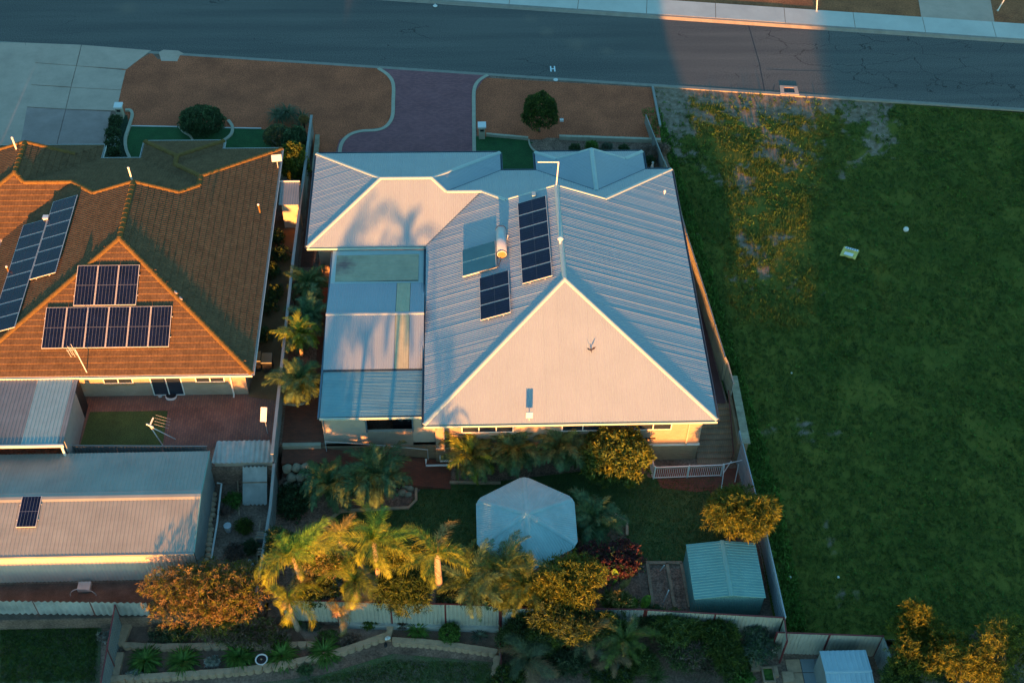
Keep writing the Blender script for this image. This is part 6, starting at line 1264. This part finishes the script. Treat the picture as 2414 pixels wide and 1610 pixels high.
bush('red_shrub', 'dark red-leaved shrub right of the gazebo', 'shrub', 1442, 1330, .0, -1.45, (1.75, 1.35, 1.0), 1500, 8, .15, .035, 'leaf_red', 'leaf_dark', .25, .35, lobes=5, frac2=.2)
bush('ground_cover', 'dark leafy ground cover below the limestone wall', 'ground cover', 692, 1178, -1.25, -1.45, (.95, 1.1, .35), 700, 7, .14, .04, 'leaf_dark', 'leaf_palm_blue', .4, .6); 
# lit palms along the back fence
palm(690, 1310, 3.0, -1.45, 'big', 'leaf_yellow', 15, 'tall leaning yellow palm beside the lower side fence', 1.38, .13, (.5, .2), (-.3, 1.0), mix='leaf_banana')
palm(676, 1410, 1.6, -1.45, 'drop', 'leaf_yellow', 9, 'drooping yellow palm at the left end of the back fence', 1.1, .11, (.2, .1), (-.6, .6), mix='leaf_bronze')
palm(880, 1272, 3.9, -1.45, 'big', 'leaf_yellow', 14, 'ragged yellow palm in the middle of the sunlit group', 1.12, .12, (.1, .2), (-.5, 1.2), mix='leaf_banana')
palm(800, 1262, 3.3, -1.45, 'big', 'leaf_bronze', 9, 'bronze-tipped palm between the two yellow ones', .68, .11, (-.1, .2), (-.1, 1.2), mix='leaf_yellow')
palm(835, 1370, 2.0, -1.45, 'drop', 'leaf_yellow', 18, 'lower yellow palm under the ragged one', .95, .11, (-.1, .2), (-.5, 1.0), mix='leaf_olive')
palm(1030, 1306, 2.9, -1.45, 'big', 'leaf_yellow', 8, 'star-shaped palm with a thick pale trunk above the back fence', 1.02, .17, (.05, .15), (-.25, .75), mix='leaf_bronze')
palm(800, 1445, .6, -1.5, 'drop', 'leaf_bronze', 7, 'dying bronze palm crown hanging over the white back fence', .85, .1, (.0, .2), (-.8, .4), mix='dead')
bush('sunny_bush', 'willowy green bush spilling over the white back fence', 'bush', 955, 1390, .7, -1.45, (1.5, 1.1, 1.3), 520, 14, .34, .018, 'leaf_olive', 'leaf_topiary', .35, .4, lobes=5, frac2=.45)
palm(1180, 1352, .8, -1.45, 'date', 'leaf_palm', 40, 'dark feathery palm left of the gazebo foot', 1.2, mix='leaf_olive'); palm(1115, 1378, .6, -1.45, 'date', 'leaf_palm_blue', 32, 'dark palm between the star-shaped palm and the feathery one', 1.1, mix='leaf_olive'); palm(1238, 1385, .9, -1.45, 'date', 'leaf_olive', 34, 'olive palm directly below the gazebo', 1.1, mix='leaf_gold')
bush('olive_tree', 'large olive-gold tree below the gazebo', 'tree', 1335, 1375, 1.0, -1.45, (2.0, 1.5, 1.7), 760, 14, .28, .024, 'leaf_olive', 'leaf_gold', .3, .4, lobes=6, frac2=.4)
bush('olive_tree', 'dark green lower tree spilling over the back fence below the big olive-gold tree', 'tree', 1330, 1470, .2, -2.1, (1.7, 1.2, 1.3), 620, 12, .26, .024, 'leaf_olive', 'leaf_dark', .35, .4, lobes=5, frac2=.5)
bush('leafy_shrub', 'dark shrub between the tall yellow palm and the white fence', 'shrub', 745, 1390, .0, -1.45, (1.1, .8, 1.0), 400, 9, .25, .03, 'leaf_dark', 'leaf_olive', .4, .5)
# bird-of-paradise paddles
def paddle(px, py, z, label, yaw_, n=5, s=1.0):
    c = spot(px, py, z); T = thing('giant_strelitzia', label, 'plant', tuple(c))
    for k in range(n):
        az = yaw_+(k-(n-1)/2)*.55; el = 1.25-.22*abs(k-(n-1)/2); L_ = s*random.uniform(1.4, 1.9); d = Vector((math.cos(az)*math.cos(el), math.sin(az)*math.cos(el), math.sin(el))); sd_ = Vector((-math.sin(az), math.cos(az), 0)); nr = d.cross(sd_); b = MB(); b.tube([(0, 0, 0), tuple(d*L_*.9)], [.04, .025], 6)
        b.obj('stalk', 'leaf_banana', T, local=True); b = MB(); vs = []; fs = []; m_ = 9
        for i in range(m_+1):
            u = i/m_; w_ = .24*s*math.sin(math.pi*min(1, u*.92+.06))**.6; p_ = d*(L_*.9+u*1.0*s)+Vector((0, 0, -.25*u*u*s)); vs += [p_-sd_*w_+nr*.06, p_, p_+sd_*w_+nr*.06]
            if i: j = 3*(i-1); fs += [(j, j+1, j+4, j+3), (j+1, j+2, j+5, j+4)]
        b.add(vs, fs); b.obj('leaf', 'leaf_banana' if k % 3 else 'leaf_bronze', T, local=True)
for (px, py, z, r_, n, m_, m2, lab) in ((770, 1325, 1.9, (1.5, .8, 1.3), 760, 'leaf_olive', 'leaf_bronze', 'olive bush tangled between the lit palms'), (935, 1315, 1.7, (1.1, .8, 1.2), 520, 'leaf_olive', 'leaf_gold', 'olive bush behind the willowy bush on the back fence'), (660, 1290, .2, (.9, .9, 1.0), 420, 'leaf_dark', 'leaf_olive', 'dark bush against the lower side fence by the tall yellow palm'), (1090, 1400, .0, (1.0, .7, .9), 380, 'leaf_dark', 'leaf_palm', 'dark bush at the foot of the star-shaped palm'), (1190, 1410, .2, (1.1, .7, .9), 400, 'leaf_olive', 'leaf_palm', 'dark olive bush along the back fence below the gazebo')):
    bush('garden_bush', lab, 'bush', px, py, z, -1.45, r_, n, 12, .26, .024, m_, m2, .4, .5, lobes=4, frac2=.4)
wp = []; wd_ = []
for _ in range(7000):
    x = random.uniform(15.3, 42); y = random.uniform(-10.3, 30.5)
    if x < lot_edge(y)+.1 or y > nk(x)-.5: continue
    n_ = noise.noise(Vector((x*.22+3, y*.22, 4)))+.6*noise.noise(Vector((x*.8, y*.8, 2)))
    if n_ < .05 and random.random() < .85: continue
    wp.append((x, y, lot_z(x, y)+.02)); wd_.append((0, 0, 1))
h_ = len(wp)//2
o = rosettes('low_weeds', wp[:h_], wd_[:h_], 9, .20, .028, 'leaf_olive', None, .75, .1); tag(o, 'flat olive weeds scattered over the vacant lot', 'weeds', kind='stuff')
o = rosettes('low_weeds', wp[h_:], wd_[h_:], 9, .20, .028, 'leaf_clivia', None, .75, .1); tag(o, 'flat bright green weeds scattered over the vacant lot', 'weeds', kind='stuff')
paddle(1432, 1440, -1.4, 'giant strelitzia with an upright pale green paddle leaf in front of the red shrub', rad(90), 4, 1.0); paddle(1478, 1490, -2.0, 'giant strelitzia with broad green leaves at the back fence', rad(70), 5, 1.0)
# jungle at the bottom centre-right
palm(1245, 1555, -.7, -2.1, 'drop', 'leaf_cycad', 20, 'ragged palm with dried fronds at the bottom, furthest left', .95, mix='dead'); palm(1380, 1500, -.2, -2.1, 'drop', 'leaf_cycad', 14, 'ragged grey palm with dead fronds below the big olive tree', .85, mix='dead'); palm(1470, 1510, -.3, -2.1, 'date', 'leaf_olive', 20, 'olive palm with a drooping pale frond at the bottom', .95, mix='leaf_palm')
palm(1440, 1555, -.8, -2.1, 'drop', 'dead', 9, 'palm with mostly dead grey fronds hanging at the bottom', .75, mix='leaf_grey')
for (px, py, z, r_, n, m_, m2, lab) in ((1590, 1490, -.7, (1.3, 1.0, 1.1), 420, 'leaf_olive', 'leaf_palm', 'spiky-leaved shrub left of centre below the back fence'), (1690, 1500, -.7, (1.15, .9, 1.0), 380, 'leaf_olive', 'leaf_topiary', 'spiky-leaved shrub right of centre below the back fence'), (1510, 1560, -1.1, (.9, .8, .8), 260, 'leaf_palm', 'leaf_olive', 'small spiky shrub at the bottom beneath the ragged palms'), (1545, 1455, -.7, (.9, .6, .8), 240, 'leaf_dark', 'leaf_palm', 'dark shrub touching the fence rail left of the spiky pair'), (1265, 1465, -.8, (1.1, .8, 1.0), 300, 'leaf_dark', 'leaf_olive', 'dark shrub hiding the middle of the back fence')):
    bush('spiky_shrub', lab, 'shrub', px, py, z, -2.1, r_, n, 14, .3, .022, m_, m2, .35, .45, lobes=4, frac2=.4)
bush('grey_shrub', 'soft grey-green shrub at the corner of the lower fence', 'shrub', 1790, 1525, -1.1, -2.1, (1.2, 1.1, .9), 900, 8, .12, .02, 'leaf_grey', 'leaf_palm_blue', .3, .45, lobes=4); bush('twiggy_shrub', 'bare dark twiggy shrub between the spiky and grey shrubs', 'shrub', 1670, 1570, -1.6, -2.1, (1.6, .9, .5), 700, 7, .14, .01, 'leaf_twig', 'leaf_dark', .4, .6)
strappy('grass_tree', 'narrow-leaved tuft at the bottom below the twiggy shrub', 1545, 1600, -1.7, .9, 120, 'leaf_palm', 'plant', .02); bush('low_plant', 'low green plant at the foot of the timber planter', 'plant', 1740, 1600, -1.9, -2.1, (.7, .5, .4), 260, 8, .15, .03, 'leaf_clivia', None, .3, .4)
for (px, py, z, r_, n, m_, m2, lab) in ((1420, 1480, -.3, (1.4, 1.0, 1.1), 520, 'leaf_palm', 'leaf_olive', 'broad mid-green bush under the ragged grey palm'), (1215, 1510, -1.0, (1.0, .9, .9), 360, 'leaf_dark', 'leaf_palm', 'dark bush at the left side of the jungle beside the maroon fence'), (1330, 1560, -1.2, (1.2, .8, .8), 420, 'leaf_dark', 'leaf_cycad', 'dark bush at the bottom between two ragged palms'), (1200, 1600, -1.4, (.9, .7, .7), 260, 'leaf_olive', 'leaf_dark', 'olive bush at the very bottom beside the maroon fence'), (1460, 1420, -.2, (.9, .6, .8), 260, 'leaf_olive', 'leaf_bronze', 'olive bush between the red shrub and the back fence')):
    bush('jungle_bush', lab, 'bush', px, py, z, -2.1 if py > 1440 else -1.45, r_, n, 12, .28, .024, m_, m2, .35, .45, lobes=4, frac2=.4)
# orange tree bottom left and golden bushes bottom right
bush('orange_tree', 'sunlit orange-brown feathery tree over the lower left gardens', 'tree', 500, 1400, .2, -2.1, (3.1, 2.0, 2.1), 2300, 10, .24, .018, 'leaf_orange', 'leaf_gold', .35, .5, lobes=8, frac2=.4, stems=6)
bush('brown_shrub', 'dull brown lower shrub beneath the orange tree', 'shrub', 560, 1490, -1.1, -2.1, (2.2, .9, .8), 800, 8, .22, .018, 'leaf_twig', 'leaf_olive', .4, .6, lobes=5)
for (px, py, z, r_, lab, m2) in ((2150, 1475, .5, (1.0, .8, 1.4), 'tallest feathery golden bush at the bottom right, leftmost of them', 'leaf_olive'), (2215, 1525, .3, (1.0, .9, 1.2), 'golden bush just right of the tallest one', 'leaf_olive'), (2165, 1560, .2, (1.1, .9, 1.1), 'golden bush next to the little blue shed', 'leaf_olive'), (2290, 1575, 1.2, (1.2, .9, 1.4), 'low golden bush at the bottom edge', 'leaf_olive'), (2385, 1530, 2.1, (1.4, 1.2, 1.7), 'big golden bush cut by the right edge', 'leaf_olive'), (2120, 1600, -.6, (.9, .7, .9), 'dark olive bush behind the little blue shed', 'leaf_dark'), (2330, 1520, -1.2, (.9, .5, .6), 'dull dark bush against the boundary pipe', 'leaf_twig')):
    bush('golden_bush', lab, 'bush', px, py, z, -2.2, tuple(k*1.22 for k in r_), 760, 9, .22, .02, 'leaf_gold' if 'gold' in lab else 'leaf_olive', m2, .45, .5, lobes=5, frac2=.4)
for (px, py, z, r_, lab) in ((2230, 1590, -1.3, (1.0, .7, .7), 'dark undergrowth between the golden bushes, left'), (2345, 1600, -1.3, (1.2, .8, .7), 'dark undergrowth between the golden bushes, right'), (2270, 1545, -1.5, (1.0, .5, .5), 'dark undergrowth against the white boundary pipe')):
    bush('undergrowth', lab, 'bush', px, py, z, -2.2, r_, 300, 9, .2, .02, 'leaf_dark', 'leaf_olive', .45, .5, lobes=3, frac2=.35)
for (px, py, z, r_, m_, m2, lab) in ((1620, 1545, -1.2, (1.2, .8, .8), 'leaf_palm', 'leaf_twig', 'scruffy green bush below the left spiky shrub'), (1440, 1600, -1.4, (1.1, .6, .6), 'leaf_olive', 'leaf_cycad', 'low olive bush at the bottom under the dead-fronded palm'), (1720, 1555, -1.3, (.9, .7, .7), 'leaf_olive', 'leaf_palm', 'olive bush beside the grey-green corner shrub'), (1290, 1500, -.6, (1.2, .8, 1.0), 'leaf_palm', 'leaf_olive', 'mid-green bush in front of the hidden back fence')):
    bush('jungle_bush', lab, 'bush', px, py, z, -2.1, r_, 380, 12, .28, .024, m_, m2, .4, .5, lobes=4, frac2=.4)
# clivias and bed plants
for px, py, lab in ((345, 1560, 'clivia clump, leftmost in the row above the curved block wall'), (435, 1562, 'clivia clump, second from the left in the row'), (565, 1550, 'clivia clump left of the white bird bath'), (665, 1548, 'clivia clump right of the white bird bath'), (765, 1540, 'clivia clump at the right end of the row')):
    strappy('clivia', lab, px, py, -2.0, 1.05, 260, 'leaf_clivia', 'clivia', .045, 'clivias in the curved bed')
strappy('clivia', 'strappy clump left of the small conifer in the upper bed', 985, 1490, -2.0, .8, 130, 'leaf_clivia', 'plant', .035); bush('small_conifer', 'small bright green conical shrub in the bed below the white fence', 'shrub', 1060, 1495, -1.7, -2.1, (.5, .5, .6), 420, 8, .12, .02, 'leaf_clivia', None, .2, .4)
strappy('aloe', 'pale grey strappy plant at the right end of the small bed', 1130, 1500, -2.05, .6, 60, 'leaf_grey', 'plant', .03)
for px, py, m_, r_, lab in ((690, 1465, 'leaf_clivia', .5, 'green tuft at the left foot of the white back fence'), (735, 1475, 'leaf_grey', .45, 'striped pale tuft at the foot of the white back fence'), (380, 1500, 'leaf_cycad', .6, 'grey-green clump under the left side of the orange tree'), (500, 1560, 'leaf_flower', .35, 'white flowering clump between two clivias'), (315, 1590, 'leaf_flower', .3, 'small white flowering clump at the left end of the bed'), (720, 1580, 'leaf_palm_blue', .35, 'small blue-green tuft near the curved wall'), (820, 1510, 'leaf_twig', .5, 'dry brown clump beside the gravelly slope')):
    bush('bed_clump', lab, 'plant', px, py, -1.9, -2.1, (r_, r_*.7, r_*.6), 160, 8, .16, .016, m_, None, .4, .6)
for px, py, m_, m2, r_, lab in ((640, 1505, 'leaf_twig', 'leaf_olive', .8, 'dull scrubby growth under the right side of the orange tree'), (420, 1495, 'leaf_cycad', 'leaf_olive', .7, 'grey-green scrub just above the upper tan blocks'), (545, 1500, 'leaf_olive', 'leaf_twig', .7, 'olive scrub in the shade beneath the orange tree'), (870, 1470, 'leaf_olive', 'leaf_clivia', .35, 'small green sprig at the foot of the white fence, middle'), (775, 1500, 'leaf_clivia', 'leaf_twig', .5, 'mixed green clump at the right end of the upper blocks'), (1050, 1470, 'leaf_clivia', None, .25, 'tiny spire plant right behind the small conifer'), (950, 1470, 'leaf_twig', 'leaf_olive', .35, 'dry tuft behind the strappy clump'), (250, 1500, 'leaf_flower', 'leaf_twig', .35, 'pale flowering scrub against the dividing fence')):
    bush('scrub', lab, 'plant', px, py, -1.85, -2.1, (r_, r_*.6, r_*.5), 260, 8, .18, .018, m_, m2, .4, .6, frac2=.4)
for px, py, m_, r_, lab in ((548, 1180, 'leaf_clivia', .5, 'green weeds beside the slim plank left of the leaning sheet'), (575, 1240, 'leaf_olive', .45, 'weeds below the leaning corrugated sheet'), (555, 1300, 'leaf_twig', .5, 'dry weeds in the middle of the passage by the zinc shed'), (530, 1200, 'leaf_twig', .35, 'dry weeds touching the white pipe by the zinc shed'), (590, 1290, 'leaf_dark', .4, 'dark weeds beside the weathered planks')):
    bush('passage_weeds', lab, 'weeds', px, py, -1.0, -1.2, (r_, r_, r_*.5), 200, 7, .15, .02, m_, None, .4, .6)
# short grass on lawns
def blades_on(px, z, n, name, label, m='grass_blade', h=(.03, .08)):
    P = spots(px, z); xs = [p.x for p in P]; ys_ = [p.y for p in P]; out = []
    def inside(x, y):
        r_ = False
        for i in range(len(P)):
            a, c = P[i], P[i-1]
            if (a.y > y) != (c.y > y) and x < (c.x-a.x)*(y-a.y)/(c.y-a.y)+a.x: r_ = not r_
        return r_
    while len(out) < n:
        x, y = random.uniform(min(xs), max(xs)), random.uniform(min(ys_), max(ys_))
        if inside(x, y): out.append((x, y, z))
    return grass(name, out, *h, m, 3, .012, .9, label)
blades_on([(1000, 1142), (1060, 1142), (1120, 1140), (1420, 1105), (1545, 1128), (1680, 1126), (1700, 1180), (1720, 1260), (1640, 1330), (1400, 1330), (1200, 1380), (900, 1380), (820, 1290), (800, 1215), (960, 1200)], -1.45, 16000, 'lawn_grass', 'short dark grass of the back lawn round the gazebo')
blades_on([(0, 1470), (228, 1475), (225, 1608), (0, 1608)], -2.1, 5000, 'rough_grass', 'rough patchy grass at the bottom left corner', h=(.05, .16))
blades_on([(930, 1555), (1155, 1565), (1155, 1610), (700, 1610)], -2.1, 2500, 'rear_grass', 'short grass below the scalloped block walls')

# ================================================================== ADDED SHADE HOUSES (unseen, outside the picture; shaped to block the low sun)
def add_shade_house(x0, x1, y0, y1, zg, eave, tt, label, m='tile', hip=1.0):
    T = thing('shade_house', label, 'house', ((x0+x1)/2, (y0+y1)/2, zg)); h = (y1-y0)/2; z1 = eave+tt*h; ym = (y0+y1)/2; b = MB(); g = h*hip+.01
    b.add([(x0, y0, eave), (x1, y0, eave), (x1, y1, eave), (x0, y1, eave), (x0+g, ym, z1), (x1-g, ym, z1)], [(0, 1, 5, 4), (2, 3, 4, 5), (1, 2, 5), (3, 0, 4)]); b.obj('roof', m, T); walls(T, [(x0+.5, y0+.5), (x1-.5, y0+.5), (x1-.5, y1-.5), (x0+.5, y1-.5)], zg, eave, 'cream_brick')
add_shade_house(-50, -9.1, -34, -22, -2.6, -.05, .3, 'unseen house added to shade the left garden from the south, beyond the lower edge of the picture', 'tile', 0)
add_shade_house(-10.6, 11.6, -34.1, -22.1, -2.6, -.2, .3, 'unseen house added to shade the middle garden from the south, beyond the lower edge of the picture', 'zinc', 0)
add_shade_house(10.2, 26.4, -34, -24, -2.6, .5, .3, 'unseen house added to shade the ground north of it, south of the golden bushes, beyond the lower edge of the picture', 'zinc', 0)
add_shade_house(24.6, 50, -48, -34, -2.6, 2.9, .46, 'unseen taller house added to shade the right end of the road, beyond the lower edge of the picture', 'tile', 0)
add_shade_house(-50, -28.5, 0, 20, 0, 2.6, .4, 'unseen house to the west added to shade the concrete driveway, beyond the left edge of the picture', 'tile', 1)
